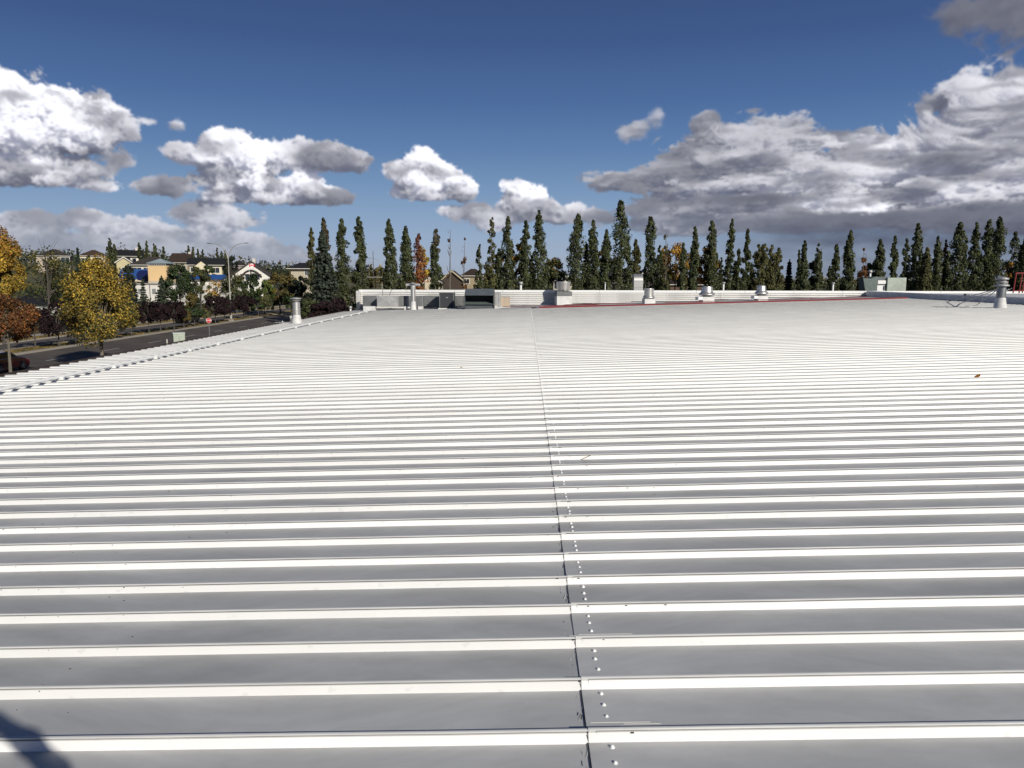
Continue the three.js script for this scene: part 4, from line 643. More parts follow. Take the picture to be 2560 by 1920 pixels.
// the front wall spans px0..px1 at distance Z, eaves at pyEave, ridge at pyRidge
function house(label, px0, px1, pyEave, pyRidge, Z, o = {}) {
  const a = at(px0, pyEave, Z), b = at(px1, pyEave, Z), mid = a.clone().add(b).multiplyScalar(.5), g0 = o.ground ?? groundAt(mid) - .4, face = Math.atan2(-mid.x, -mid.z * -1) * 0, turn = (o.turn ?? .55) * Math.atan2(-mid.x, Z) * 1;
  const w = (b.x - a.x) / Math.max(.6, Math.cos(Math.atan2(-mid.x, Z) - turn)) * 1.0, d = o.depth ?? 9, e = mid.y - g0, rdg = at((px0 + px1) / 2, pyRidge, Z + (o.roof === 'gable' ? 0 : d / 2)).y - g0, ov = o.ov ?? .45;
  const t = thing('house', label, 'house', [mid.x, g0, -Z], turn), wm = wallOf(o.wall ?? '#cfc6b4'), rm = roofOf(o.roofColor ?? '#4a443e');
  const th = .14;
  if (o.roof === 'gable') { // gable end faces the viewer
    mesh('wall', metres(extrude([[-w / 2, 0], [w / 2, 0], [w / 2, e], [0, rdg], [-w / 2, e]], d).translate(0, 0, -d), .3), wm, t);
    const k = (rdg - e) / (w / 2), x = w / 2 + ov, y = e - ov * k + .05, r0 = rdg + .05; const pts = [[-x, y, ov], [0, r0, ov], [x, y, ov], [-x, y, -d - ov], [0, r0, -d - ov], [x, y, -d - ov], [-x, y + th, ov], [0, r0 + th, ov], [x, y + th, ov], [-x, y + th, -d - ov], [0, r0 + th, -d - ov], [x, y + th, -d - ov]];
    mesh('roof', slabRoof(pts, [[6, 7, 10, 9], [7, 8, 11, 10], [0, 1, 7, 6], [1, 2, 8, 7], [3, 0, 6, 9], [2, 5, 11, 8], [0, 3, 4, 1], [1, 4, 5, 2]]), rm, t);
    mesh('barge_board', [-1, 1].map((s) => { const L = Math.hypot(x, r0 - y); return box(L, .26, .05, 0, 0, 0).rotateZ(-s * Math.atan2(r0 - y, x)).translate(s * x / 2, (y + r0) / 2, ov + .03); }), wallOf(o.trim ?? '#e6e2d8'), t);
  } else {
    mesh('wall', metres(box(w, e, d, 0, e / 2, -d / 2), .3), wm, t);
    const x = w / 2 + ov, hip = o.roof === 'side' ? 0 : Math.min(w / 2 - .3, d / 2), rx = o.roof === 'side' ? x : x - hip - ov * .5; const z1 = ov, z0 = -d - ov, zc = -d / 2; const P_ = [[-x, e - .05, z1], [x, e - .05, z1], [x, e - .05, z0], [-x, e - .05, z0], [-x, e + th, z1], [x, e + th, z1], [x, e + th, z0], [-x, e + th, z0], [-rx, rdg, zc], [rx, rdg, zc]];
    mesh('roof', slabRoof(P_, [[4, 5, 9, 8], [6, 7, 8, 9], [5, 6, 9], [7, 4, 8], [0, 1, 5, 4], [1, 2, 6, 5], [2, 3, 7, 6], [3, 0, 4, 7], [3, 2, 1, 0]]), rm, t);
    mesh('gutter', box(2 * x + .02, .14, .1, 0, e + .02, z1 + .06), wallOf(o.trim ?? '#e0dcd2'), t);
  }
  for (const [u, v, ww, hh] of o.windows ?? []) { const f = mesh('window', [box(ww + .24, .12, .1, 0, hh / 2 + .06, 0), box(ww + .24, .12, .1, 0, -hh / 2 - .06, 0), box(.12, hh, .1, -ww / 2 - .06, 0, 0), box(.12, hh, .1, ww / 2 + .06, 0, 0), box(.06, hh, .06, 0, 0, 0)], wallOf('#eeeae0'), t); f.position.set(u * w, v * e, .04); mesh('pane', box(ww, hh, .03, 0, 0, -.02), glass, f); }
  if (o.chimney) { const c = mesh('chimney', [box(.8, 1.9, .8, 0, 0, 0), box(.95, .15, .95, 0, .95, 0)], wallOf(o.chimneyColor ?? '#dcd6cb'), t); c.position.set(o.chimney[0] * w, rdg + o.chimney[1], -d * .5); }
  if (o.dormer) { const [u, dw, dh, py] = o.dormer, q = mesh('gable_front', metres(extrude([[-dw / 2, 0], [dw / 2, 0], [dw / 2, e * py], [0, e * py + dh], [-dw / 2, e * py]], 2.4), .3), wm, t); q.position.set(u * w, 0, -1.5); const L = Math.hypot(dw / 2 + .3, dh + .1); mesh('gable_roof', [-1, 1].map((s) => box(L, .14, 2.9, 0, 0, 0).rotateZ(-s * Math.atan2(dh, dw / 2)).translate(s * (dw / 4 + .07), e * py + dh / 2 + .02, 1.3)), rm, q); }
  return t;
}
const W2 = [[-.25, .78, 1.3, 1.2], [.22, .78, 1.5, 1.2]], W4 = [...W2, [-.22, .3, 1.4, 1.2], [.25, .3, 1.4, 1.2]];
house('beige house with a low dark brown hip roof, leftmost on the hill', 96, 168, 640, 623, 255, { wall: '#bdb0a0', roofColor: '#4b443c', windows: [[-.1, .82, 1.6, 1.3], [.36, .82, 2.4, 1.4], [.1, .3, 2.2, 1.4]], turn: .8 });
house('cream house with a brown hip roof on the hill, behind the big yellow tree', 203, 259, 640, 625, 262, { wall: '#e2d3b2', roofColor: '#5a4636', windows: [[-.3, .8, 1.8, 1.3], [.25, .84, 1.6, 1.2]], turn: .8 });
house('white house with a wide black roof and white chimney on the hill', 296, 344, 641, 625, 270, { wall: '#efe9dc', roofColor: '#17171a', roof: 'side', windows: [[-.15, .86, 3.4, 1.6], [.28, .84, 1.2, 1.2]], chimney: [.36, -.1], turn: .8, ov: 1.0 });
house('small pale yellow gabled house left of the blue shop roof', 293, 326, 655, 643, 225, { wall: '#cfc49c', roofColor: '#5a554c', roof: 'gable', windows: [[0, .7, 1.2, 1.1]], turn: .8 });
house('long cream house with a broad grey brown hip roof behind the apricot tower', 333, 424, 663, 642, 215, { wall: '#ddd4c2', roofColor: '#4d4842', windows: [[-.36, .82, 2.2, 1.2], [-.12, .82, 1.6, 1.2], [.2, .82, 2, 1.2]], turn: .8, ov: .8 });
house('house with a steep brown roof and beige stone gable on the right', 424, 466, 657, 633, 250, { wall: '#b9ad98', roofColor: '#4a382c', roof: 'side', windows: [[.3, .8, 1.2, 1.2]], turn: .2, chimney: [.42, -.6] });
house('cream house with a long black roof and a central front gable', 477, 551, 663, 645, 228, { wall: '#e9ddbc', roofColor: '#1b1c20', roof: 'side', windows: [[-.4, .84, 1.2, 1.3], [.3, .82, 2.2, 1.5], [-.08, .72, 1.2, 1.6]], dormer: [-.12, 4.0, 1.6, .96], turn: .8, ov: .8 });
house('dark brown roofed house far behind the white gable', 585, 610, 664, 652, 300, { wall: '#a99', roofColor: '#3a302a', turn: .8 });
{ const h = house('white gabled building with brown arched trim behind the flag', 584, 672, 687, 655, 205, { wall: '#f0eee6', roofColor: '#3a302a', roof: 'gable', trim: '#4a4038', chimney: [.03, .1], turn: .75, depth: 14, ov: .7 });
  const e = at(628, 687, 205).y - h.position.y; mesh('arch_trim', [tube([[-2.7, e - .6, .25], [-1.4, e + .7, .3], [0, e + 1.2, .3], [1.4, e + .7, .3], [2.7, e - .6, .25]], .22, 20, 6), box(5.2, .25, .2, 0, e + .1, .2), box(.25, 1.2, .2, 0, e + .6, .2)], M.brownTrim, h); mesh('dark_gallery', box(3.6, 1.4, .06, .3, e - .55, .05), glass, h); }
house('beige house with a black hip roof just left of the poplars', 728, 776, 672, 657, 190, { wall: '#c2b8a2', roofColor: '#191a1d', windows: [[.3, .9, .9, 1.3], [-.2, .35, 2, 1.6]], turn: .6, ov: 1.0 });
house('dark roofed bungalow with cream eaves right of the orange poplar', 1062, 1100, 705, 690, 150, { wall: '#d8cbb2', roofColor: '#3d352e', turn: .4, roof: 'gable' });
house('brown house with a long sloping cream edged gable behind the taller bare poplar', 1106, 1154, 698, 678, 165, { wall: '#4a3f36', roofColor: '#37302b', roof: 'gable', trim: '#c9bc9c', turn: .3 });
house('brown roofed house with cream porch behind the shorter bare poplar', 1156, 1206, 690, 672, 175, { wall: '#a8987c', roofColor: '#4b3626', windows: [[-.3, .85, 1.3, 1]], turn: .4 });
{ const h = house('brown roofed house seen in the gap between the poplars', 1384, 1430, 702, 682, 160, { wall: '#e0d4b8', roofColor: '#3e2c26', windows: [[-.25, .85, 1.6, 1.2]], turn: .4 }); const e = at(1417, 692, 160); one('satellite_dish', lathe([[0, 0], [.2, .03], [.38, .12], [.4, .14], [.38, .15], [.2, .07], [0, .05]]).rotateX(1.1), M.whiteTrim, 'round white satellite dish on the brown roof in the gap', 'satellite dish').position.copy(e.setZ(-158.6)); one('flue', lathe([[.1, 0], [.1, 2.6], [.16, 2.7], [0, 2.8]], 10), M.whiteTrim, 'thin pale pipe above the biggest fan, before the brown roof', 'pipe').position.copy(at(1405, 715, 120)).setY(CAM_Y - 1.2); }
house('grey roofed house hidden behind the tallest poplar', 1520, 1580, 694, 675, 150, { wall: '#6d6a66', roofColor: '#4a4b50', roof: 'side', turn: .2 });
house('grey roofed house behind the gooseneck duct', 1598, 1650, 690, 672, 155, { wall: '#5c5650', roofColor: '#46474b', roof: 'gable', turn: .2 });
house('brown roofed house glimpsed behind the golden trees', 1670, 1760, 712, 695, 150, { wall: '#6a5548', roofColor: '#40332b', roof: 'side', turn: .2 });

/* the shop across the road: white walls, blue roof band, apricot tower */
{ const Z = 168, p = (x, y, z = Z) => at(x, y, z), g0 = 1.2, s = thing('shop_building', 'white shop with a blue roof band and an apricot corner tower', 'shop', [0, 0, 0]);
  const white = wallOf('#f3efe6'), cream = wallOf('#ead9b4'), apricot = std(srgb(216, 184, 136), .85), blue = std(srgb(38, 78, 138), .6);
  const block = (name, x0, x1, y0, y1, z, d, m, par = s) => { const a = p(x0, y1, z), b = p(x1, y0 ?? 800, z), yb = y0 === null ? g0 : b.y; return mesh(name, metres(box(b.x - a.x, a.y - yb, d, (a.x + b.x) / 2, (a.y + yb) / 2, -z - d / 2), .3), m, par); };
  block('wall', 338, 452, null, 711, 160, 14, white); mesh('cornice', box(p(452, 711, 160).x - p(338, 711, 160).x + .3, .25, .3, (p(452, 711, 160).x + p(338, 711, 160).x) / 2, p(395, 710, 160).y + .05, -159.9), std([.3, .28, .26], .7), s);
  for (const x of [374, 410]) mesh('wall_joint', box(.12, p(x, 711, 160).y - g0, .06, p(x, 711, 160).x, (p(x, 711, 160).y + g0) / 2, -159.95), std([.12, .12, .12], .7), s);
  for (const x of [350, 385, 432]) { const f = block('window', x - 5, x + 5, 735, 722, 159.95, .1, std([.25, .25, .25], .6)); }
  block('wall', 296, 372, null, 698, 176, 16, cream); block('wall', 452, 552, null, 697, 176, 16, white);
  // blue band: a sloping mansard
  const band = (x0, x1, yl, yt, z) => { const a = p(x0, yl, z), b = p(x1, yl, z), h = p(x0, yt, z + 2).y; return mesh('blue_band', extrude([[0, a.y], [0, a.y - .01], [-2.2, h], [-2.6, h], [-2.6, a.y]].map(([d, y]) => [d, y]), b.x - a.x, 0).rotateY(-Math.PI / 2).translate(b.x, 0, -z).rotateY(0), blue, s); };
  const mans = (x0, x1, yl, yt, z) => { const a = p(x0, yl, z), b = p(x1, yl, z), h = p(x0, yt, z + 2).y; const m = mesh('blue_band', slabRoof([[a.x, a.y, -z], [b.x, a.y, -z], [b.x, h, -z - 2], [a.x, h, -z - 2], [a.x, a.y, -z - 3], [b.x, a.y, -z - 3], [b.x, h, -z - 3], [a.x, h, -z - 3]], [[0, 1, 2, 3], [3, 2, 6, 7], [1, 5, 6, 2], [4, 0, 3, 7], [5, 4, 7, 6], [0, 4, 5, 1]]), blue, s); return m; };
  mans(292, 370, 698, 673, 175); mans(412, 552, 698, 686, 175);
  mesh('blue_barrel', new THREE.CylinderGeometry(1.25, 1.25, 3, 20).rotateX(Math.PI / 2).translate(p(363, 690, 173).x, p(363, 690, 173).y, -173), std(srgb(14, 30, 80), .5), s);
  mesh('awning', slabRoof([[p(338, 703, 172).x, p(338, 703, 172).y, -171], [p(366, 703, 172).x, p(366, 705, 172).y, -171], [p(352, 692, 173).x, p(352, 692, 173).y, -173], [p(338, 703, 172).x, p(338, 703, 172).y, -174], [p(366, 703, 172).x, p(366, 703, 172).y, -174]], [[0, 1, 2], [1, 4, 2], [4, 3, 2], [3, 0, 2], [0, 3, 4, 1]]), wallOf('#e8d8b4'), s);
  const tw = new THREE.Group(); tw.name = 'tower'; s.add(tw);
  const a = p(369, 664, 166), b = p(414, 664, 166), w = b.x - a.x, c = (a.x + b.x) / 2;
  mesh('tower_wall', metres(box(w, a.y - g0, w, c, (a.y + g0) / 2, -166 - w / 2), .3), apricot, tw);
  mesh('tower_base', box(w + .1, p(390, 702, 166).y - g0, w + .1, c, (p(390, 702, 166).y + g0) / 2, -166 - w / 2), wallOf('#c9bca6'), tw);
  mesh('belfry', box(w * .9, .55, w * .9, c, a.y + .27, -166 - w / 2), std([.08, .08, .08], .7), tw); const posts = []; for (let i = 0; i <= 10; i++) for (const z of [0, -w]) posts.push(box(.09, .55, .09, a.x + w * i / 10, a.y + .27, -166 + z)); mesh('railing', [...posts, box(w + .2, .09, .09, c, a.y + .5, -165.95), box(w + .2, .09, .09, c, a.y + .06, -165.95)], wallOf('#b5b7b4'), tw).userData.kind = 'stuff';
  mesh('tower_roof', [new THREE.ConeGeometry(w * .79, 1.0, 4).rotateY(Math.PI / 4).translate(c, a.y + 1.06, -166 - w / 2), box(w * 1.1, .12, w * 1.1, c, a.y + .52, -166 - w / 2)], std([.32, .38, .40], .6), tw);
}
{ const Z = 124, s = thing('low_building', 'low building with a dark flat-looking roof and white wall behind the purple trees', 'building', [0, 0, 0]), a = at(40, 758, Z), b = at(150, 758, Z);
  mesh('wall', metres(box(b.x - a.x, a.y - .6, 12, (a.x + b.x) / 2, (a.y + .6) / 2, -Z - 6), .3), wallOf('#e6e4de'), s); mesh('roof', slabRoof([[a.x - .8, a.y - .1, -Z + .8], [b.x + .8, a.y - .1, -Z + .8], [b.x + .8, a.y + 1.9, -Z - 6], [a.x - .8, a.y + 1.9, -Z - 6], [a.x - .8, a.y - .1, -Z - 12.8], [b.x + .8, a.y - .1, -Z - 12.8]], [[0, 1, 2, 3], [3, 2, 5, 4], [1, 5, 2], [4, 0, 3], [0, 4, 5, 1]]), roofOf('#17161a'), s); }

/* ------------------------------------------------------------------ street things */
function streetLamp(label, px, pyBase, pyTop) {
  const base = atLevel(px, pyBase, .1), Z = -base.z, H = at(px, pyTop, Z).y - .1, t = thing('street_lamp', label, 'street lamp', [base.x, .1, -Z], -.25, 'double armed street lamps');
  mesh('base', [rbox(.62, .34, .62, 0, .12, 0, .06)], M.curb, t); mesh('pole', [lathe([[.19, .4], [.17, 1.4], [.13, 1.5], [.07, H - 2.4]], 12)], M.lampPole, t);
  for (const s of [-1, 1]) { const arm = mesh('arm', limb([[0, H - 2.6, 0], [s * .35, H - 1.5, 0], [s * 1.2, H - .45, 0], [s * 2.7, H - .02, 0], [s * 3.1, H, 0]], .065, .04, 8), M.lampPole, t); mesh('lamp_head', [rbox(.8, .09, .24, s * 3.4, H + .01, 0, .04), rbox(.4, .03, .18, s * 3.45, H - .045, 0, .01)], M.galvDull, arm); }
  return t;
}
streetLamp('tall double armed street lamp on the near median beyond the stop sign', 578, 803, 608);
streetLamp('far double armed street lamp seen between the poplars above the ductwork', 956, 760, 645);
{ const Z = 88, b = at(937, 722, Z), t = thing('mast', 'thin twin post mast with a long cross bar behind the siding', 'mast', [b.x, 0, -Z]); const y = (p) => at(937, p, Z).y; for (const [dx, top] of [[-.08, 628], [.22, 690]]) mesh('post', limb([[dx, 0, 0], [dx, y(top) * .5, 0], [dx + (dx < 0 ? -.04 : 0), y(top), 0]], .07, .03, 6), bark.gray, t); mesh('cross_bar', bar([at(917, 693, Z).x - b.x, y(693), 0], [at(955, 693, Z).x - b.x, y(693), 0], .04), M.lampPole, t); }
// stop sign
{ const Z = 85, c = at(522, 801, Z), t = thing('stop_sign', 'red octagonal stop sign on a grey post at the road side', 'road sign', [c.x, 0, -Z], .28), R0 = .3, oct = (r) => [...Array(8).keys()].map((i) => [Math.cos((i + .5) * Math.PI / 4) * r, Math.sin((i + .5) * Math.PI / 4) * r]);
  mesh('post', box(.07, c.y + .3, .05, 0, (c.y + .3) / 2, -.04), M.galvDull, t); mesh('rim', extrude(oct(R0), .012).translate(0, c.y, 0), M.whiteTrim, t); mesh('sign_plate', extrude(oct(R0 * .93), .006).translate(0, c.y, .012), std(srgb(190, 22, 30), .4), t);
  const font = await new FontLoader().loadAsync('fonts/droid/droid_sans_bold.typeface.json'), g = new TextGeometry('STOP', { font, size: .165, depth: .004, curveSegments: 4 }); g.computeBoundingBox(); g.translate(-(g.boundingBox.max.x) / 2, c.y - .08, .018); mesh('lettering', g, M.whiteTrim, t); }
{ const a = at(427, 846, 74), b = at(460, 846, 74), w = b.x - a.x, h = at(440, 833, 74).y, t = thing('utility_cabinet', 'pale green two-door utility cabinet on the verge beside the eave', 'utility box', [(a.x + b.x) / 2, 0, -74.3], .5);
  mesh('case', metres(rbox(w * .82, h - .1, 1.1, 0, h / 2, 0, .03), .5), M.paleGreen, t); for (const s of [-1, 1]) mesh('door', rbox(w * .38, h - .45, .05, s * w * .2, h / 2, .56, .015), M.paleGreen, t); mesh('lid', rbox(w * .86, .1, 1.2, 0, h, 0, .03), std([.5, .55, .5], .5), t); }
one('marker_post', [bar([0, 0, 0], [0, 1.0, 0], .06, .06, 8)], std([.6, .58, .52], .7), 'short pale marker post left of the utility cabinet', 'post').position.copy(at(417, 845, 76)).setY(0);
one('marker_post', [bar([0, 0, 0], [0, 1.6, 0], .05, .05, 8), rbox(.3, .35, .05, 0, 1.5, 0, .02)], std([.5, .5, .5], .7), 'small grey sign post left of the flue at the road bend', 'post').position.copy(at(727, 790, 110)).setY(0);
// flag
{ const c = document.createElement('canvas'); c.width = 128; c.height = 64; const x = c.getContext('2d'); x.fillStyle = '#c8102e'; x.fillRect(0, 0, 128, 64); x.fillStyle = '#fff'; x.fillRect(32, 0, 64, 64); x.fillStyle = '#c8102e'; x.beginPath();
  const L = [[0, -26], [5, -17], [11, -20], [9, -7], [16, -13], [18, -8], [26, -10], [23, 0], [27, 3], [13, 14], [15, 19], [2, 17], [2, 28]]; L.forEach(([a, b], i) => i ? x.lineTo(64 + a, 32 + b) : x.moveTo(64 + a, 32 + b)); [...L].reverse().forEach(([a, b]) => x.lineTo(64 - a, 32 + b)); x.fill();
  const tex = new THREE.CanvasTexture(c); tex.colorSpace = THREE.SRGBColorSpace; const Z = 190, p = at(623, 672, Z), t = thing('flag', 'red and white maple leaf flag on a pole in front of the white gable', 'flag', [p.x, groundAt(p), -Z], .3), H = at(623, 660, Z).y - t.position.y, w = 1.25, h = .8;
  mesh('pole', bar([0, 0, 0], [0, H + .2, 0], .05, .03), M.whiteTrim, t); const g = new THREE.BoxGeometry(w, h, .01, 12, 1, 1), q = g.attributes.position; for (let i = 0; i < q.count; i++) { const u = q.getX(i) / w + .5; q.setZ(i, q.getZ(i) + .09 * Math.sin(u * 7) * u); q.setY(i, q.getY(i) - .1 * u * u); } g.computeVertexNormals(); mesh('cloth', g.translate(w / 2 + .05, H - h / 2 + .1, 0), new THREE.MeshStandardMaterial({ map: tex, roughness: .8 }), t); }
// cars
function car(name, label, X, Z, turn, paint, prof, cabin, wid, wheelR, axles) {
  const t = thing(name, label, 'car', [X, .01, -Z], turn), pm = new THREE.MeshPhysicalMaterial({ color: new THREE.Color().setRGB(...paint), roughness: .35, clearcoat: 1, clearcoatRoughness: .05 });
  const bodyS = new THREE.Shape(); bodyS.moveTo(...prof[0]); bodyS.splineThru(prof.slice(1).map((p) => new THREE.Vector2(...p))); for (const ax of [axles[1], axles[0]]) { bodyS.lineTo(ax + wheelR * 1.15, .22); bodyS.absarc(ax, wheelR, wheelR * 1.15, 0, Math.PI, false); } bodyS.lineTo(...prof[0]);
  mesh('body', new THREE.ExtrudeGeometry(bodyS, { depth: wid - .24, bevelEnabled: true, bevelSize: .1, bevelThickness: .12, bevelSegments: 3, curveSegments: 8 }).translate(0, 0, -(wid - .24) / 2), pm, t);
  mesh('window', extrude(cabin, wid - .14, .03).translate(0, 0, -(wid - .14) / 2), std([.015, .017, .02], .08), t);
  mesh('roof', extrude([[cabin[1][0] - .1, cabin[1][1] - .02], [cabin[2][0] + .1, cabin[2][1] - .02], [cabin[2][0] - .05, cabin[2][1] + .05], [cabin[1][0] + .05, cabin[1][1] + .05]], wid - .3, .05).translate(0, 0, -(wid - .3) / 2), pm, t);
  for (const ax of axles) for (const s of [-1, 1]) { const w = mesh('wheel', lathe([[.05, -.1], [wheelR * .7, -.11], [wheelR * .97, -.09], [wheelR, 0], [wheelR * .97, .09], [wheelR * .7, .11], [.05, .1]], 22).rotateX(Math.PI / 2), std([.02, .02, .02], .8), t); w.position.set(ax, wheelR, s * (wid / 2 - .1)); const sp = [lathe([[wheelR * .62, -.012], [wheelR * .68, 0], [wheelR * .62, .012]], 22).rotateX(Math.PI / 2)]; for (let i = 0; i < 5; i++) sp.push(box(wheelR * .62, .05, .03, wheelR * .31, 0, 0).rotateZ(i * 1.2566)); mesh('rim', sp, M.steel, w).position.z = s * .115; }
  for (const s of [-1, 1]) { mesh('headlight', rbox(.25, .14, .36, prof[prof.length - 2][0] - .16, .68, s * (wid / 2 - .26), .05), std([.75, .75, .75], .1), t); mesh('tail_light', rbox(.1, .22, .26, prof[1][0] + .03, .82, s * (wid / 2 - .2), .03), std([.3, .01, .01], .2), t); mesh('mirror', rbox(.12, .14, .2, cabin[0][0] * .3 + cabin[3][0] * .7 - .25, .98, s * (wid / 2 + .06), .04), pm, t); }
  return t;
}
car('hatchback', 'dark red hatchback parked at the left edge in tree shade', -39.9, 57.4, Math.PI / 2, [.10, .004, .008], [[-2.0, .28], [-2.08, .62], [-2.0, .98], [-1.2, 1.02], [.6, 1.0], [1.35, .9], [1.95, .72], [2.08, .5], [2.0, .26]], [[-1.85, .95], [-1.25, 1.42], [.1, 1.44], [1.05, .95]], 1.78, .34, [-1.28, 1.3]);
{ const b = atLevel(485, 807, 0); car('suv', 'black sport utility vehicle on the far lanes behind the median trees', b.x - 1, -b.z, -Math.PI / 2, [.01, .01, .012], [[-2.3, .4], [-2.4, .8], [-2.3, 1.15], [-1.2, 1.2], [.7, 1.2], [1.5, 1.12], [2.25, .98], [2.4, .6], [2.3, .36]], [[-2.15, 1.12], [-1.95, 1.74], [.3, 1.76], [1.1, 1.15]], 1.95, .4, [-1.5, 1.5]); }

/* ------------------------------------------------------------------ trees along the street and on the rise */
{
  const G = groundAt;
  broad('big yellow maple with a pale trunk beside the roof edge', 237, 640, 872, 178, 59, { name: 'maple_tree', col: 'yellow', low: 'mixed', lowShare: .55, m: 520, lobes: 50, size: .085, bark: 'pale', trunk: .15, limbs: .8, cone: true, ground: .1 });
  broad('rust brown leaved tree at the left edge above the red hatchback', 8, 728, 872, 150, 50, { name: 'maple_tree', col: 'rust', low: 'flame', lowShare: .2, m: 560, lobes: 36, size: .07, bark: 'pale', trunk: .11, ground: .1 });
  broad('tall bright orange tree at the far left edge', -14, 574, 760, 128, 80, { name: 'maple_tree', col: 'orange', low: 'yellow', lowShare: .9, m: 520, lobes: 44, size: .11, sparse: .15, ground: .1 });
  broad('thin branchy tree of yellow and green leaves right of the orange one', 112, 622, 770, 120, 97, { col: 'mixed', low: 'green', lowShare: .5, m: 150, lobes: 32, size: .15, sparse: .5, twigs: 26 });
  spruce('dark conical evergreen behind the yellow maple, left of the blue roof band', 320, 660, 40, 150, { col: 'dark', pow: .35, tiers: 22, m: 26 });
  broad('dark green bush at the left below the branchy tree', 150, 715, 765, 60, 108, { col: 'dark', m: 120, lobes: 16 });
  const med = 'young trees planted along the median';
  const pur = [[76, 871, 60, 70, 785, 'leftmost'], [139, 867, 96, 88, 770, 'second'], [197, 856, 40, 40, 780, '']];
  const young = (kind, px, pyBase, w, pyTop, pyBot, col, label, m = 130) => { const b = atLevel(px, pyBase, .11), Z = -b.z; broad(label, px, pyTop, pyBot, w, Z, { name: kind, col, m, lobes: 22, size: .12 * Math.sqrt(Z / 90), trunk: .07, bark: 'gray', ground: .1, group: med }); };
  const C = 'cherry_tree', A = 'young_tree';
  young(C, 80, 871, 88, 772, 848, 'purple', 'dark purple cherry tree behind the rust brown tree', 160);
  young(C, 139, 867, 104, 757, 842, 'purple', 'wide dark purple cherry tree left of the yellow maple', 190);
  young(C, 197, 858, 62, 778, 836, 'purple', 'dark purple cherry tree mostly behind the yellow maple', 130);
  young(A, 276, 849, 66, 775, 838, 'amber', 'amber young tree half hidden by the right side of the yellow maple', 100);
  young(A, 326, 841, 44, 775, 826, 'mixed', 'small yellowing young tree right of the maple trunk', 80);
  young(C, 368, 834, 66, 755, 812, 'purple', 'round dark purple cherry tree below the slim spruce', 190);
  young(C, 398, 829, 58, 757, 808, 'purple', 'dark purple cherry tree squeezed between two rounder ones', 170);
  young(C, 431, 826, 60, 752, 806, 'purple', 'dark purple cherry tree in front of the shop wall', 190);
  young(A, 458, 820, 40, 770, 808, 'amber', 'thin amber young tree right of the purple group', 70);
  young(A, 485, 816, 46, 768, 797, 'green', 'small green young tree in front of the black vehicle', 90);
  young(A, 510, 811, 34, 772, 798, 'olive', 'small olive young tree above the stop sign', 70);
  young(C, 536, 809, 58, 742, 792, 'purple', 'dark purple cherry tree left of the tall street lamp', 180);
  young(C, 560, 804, 48, 746, 790, 'purple', 'dark purple cherry tree right behind the tall street lamp pole', 150);
  young(C, 607, 796, 60, 737, 780, 'purple', 'dark purple cherry tree right of the tall street lamp', 190);
  young(A, 644, 788, 40, 742, 778, 'green', 'green young tree, left of a pair beyond the lamp', 90);
  young(A, 667, 787, 42, 738, 776, 'olive', 'olive green young tree, right of a pair beyond the lamp', 90);
  young(C, 698, 781, 56, 725, 766, 'purple', 'dark purple cherry tree left of the white footed flue', 180);
  young(A, 727, 788, 44, 738, 776, 'green', 'green young tree immediately left of the white footed flue', 110);
  broad('dark reddish bush below the big spruce at the roof edge', 830, 752, 805, 110, 84, { name: 'shrub', category: 'shrub', col: 'purple', m: 190, lobes: 30, size: .14 });
  broad('green bush below the big spruce beside the flue', 775, 750, 808, 60, 88, { name: 'shrub', category: 'shrub', col: 'poplar', m: 160, lobes: 20, size: .15 });
  // behind the far pavement
  spruce('slim dark spruce standing against the white shop wall', 356, 693, 26, 140, { thin: true, gap: .15, tiers: 15, m: 15 });
  spruce('wide dark spruce at the right of the white shop wall', 403, 690, 56, 138, { col: 'spruce' });
  broad('big dark green leafy tree right of the apricot tower', 445, 655, 768, 72, 140, { col: 'green', m: 210, lobes: 34, size: .17 });
  broad('olive leafy tree right of the big dark green one', 498, 663, 775, 52, 142, { col: 'olive', low: 'green', lowShare: .5, m: 170, lobes: 26, size: .17 });
  young(A, 477, 800, 30, 730, 770, 'amber', 'slender amber sapling with a long stem before the olive tree', 60);
  broad('sparse pale yellow tree in front of a white shop wall left of the lamp', 538, 700, 752, 48, 150, { col: 'gold', m: 70, lobes: 18, size: .16, sparse: .5, twigs: 8 });
  broad('olive green leafy tree directly behind the lamp pole', 588, 682, 770, 66, 150, { col: 'olive', low: 'green', lowShare: .6, m: 180, lobes: 28, size: .17 });
  broad('dark green leafy tree below the flag', 625, 686, 775, 54, 152, { col: 'green', m: 170, lobes: 24, size: .17 });
  broad('lime green young leafy tree below the white gable', 658, 700, 770, 52, 146, { col: 'lime', low: 'green', lowShare: .4, m: 150, lobes: 24, size: .16 });
  broad('amber leafy tree left of the beige house with black roof', 697, 680, 770, 62, 150, { col: 'amber', m: 180, lobes: 28, size: .17 });
  broad('orange tinged leafy tree below the beige house with black roof', 735, 683, 772, 54, 146, { col: 'amber', low: 'olive', lowShare: .7, m: 170, lobes: 26, size: .17 });
  broad('dark green tree tucked against the left side of the big spruce', 752, 690, 780, 50, 125, { col: 'dark', m: 170, lobes: 24, size: .18 });
  spruce('big blue green spruce, the largest tree left of the roof ductwork', 806, 575, 112, 106, { col: 'blue', m: 34, size: .22, pow: .8, tiers: 34 });
  // skyline trees among the houses
  const S = (px, y, w, Z, l, o) => poplar(l, px, y, w, Z, { n: 40, m: 22, size: .2, ...o });
  S(274, 597, 15, 250, 'tall dark columnar tree on the skyline left of the black roofed white house'); S(286, 612, 15, 252, 'lower dark columnar tree touching the tall one left of the black roofed house');
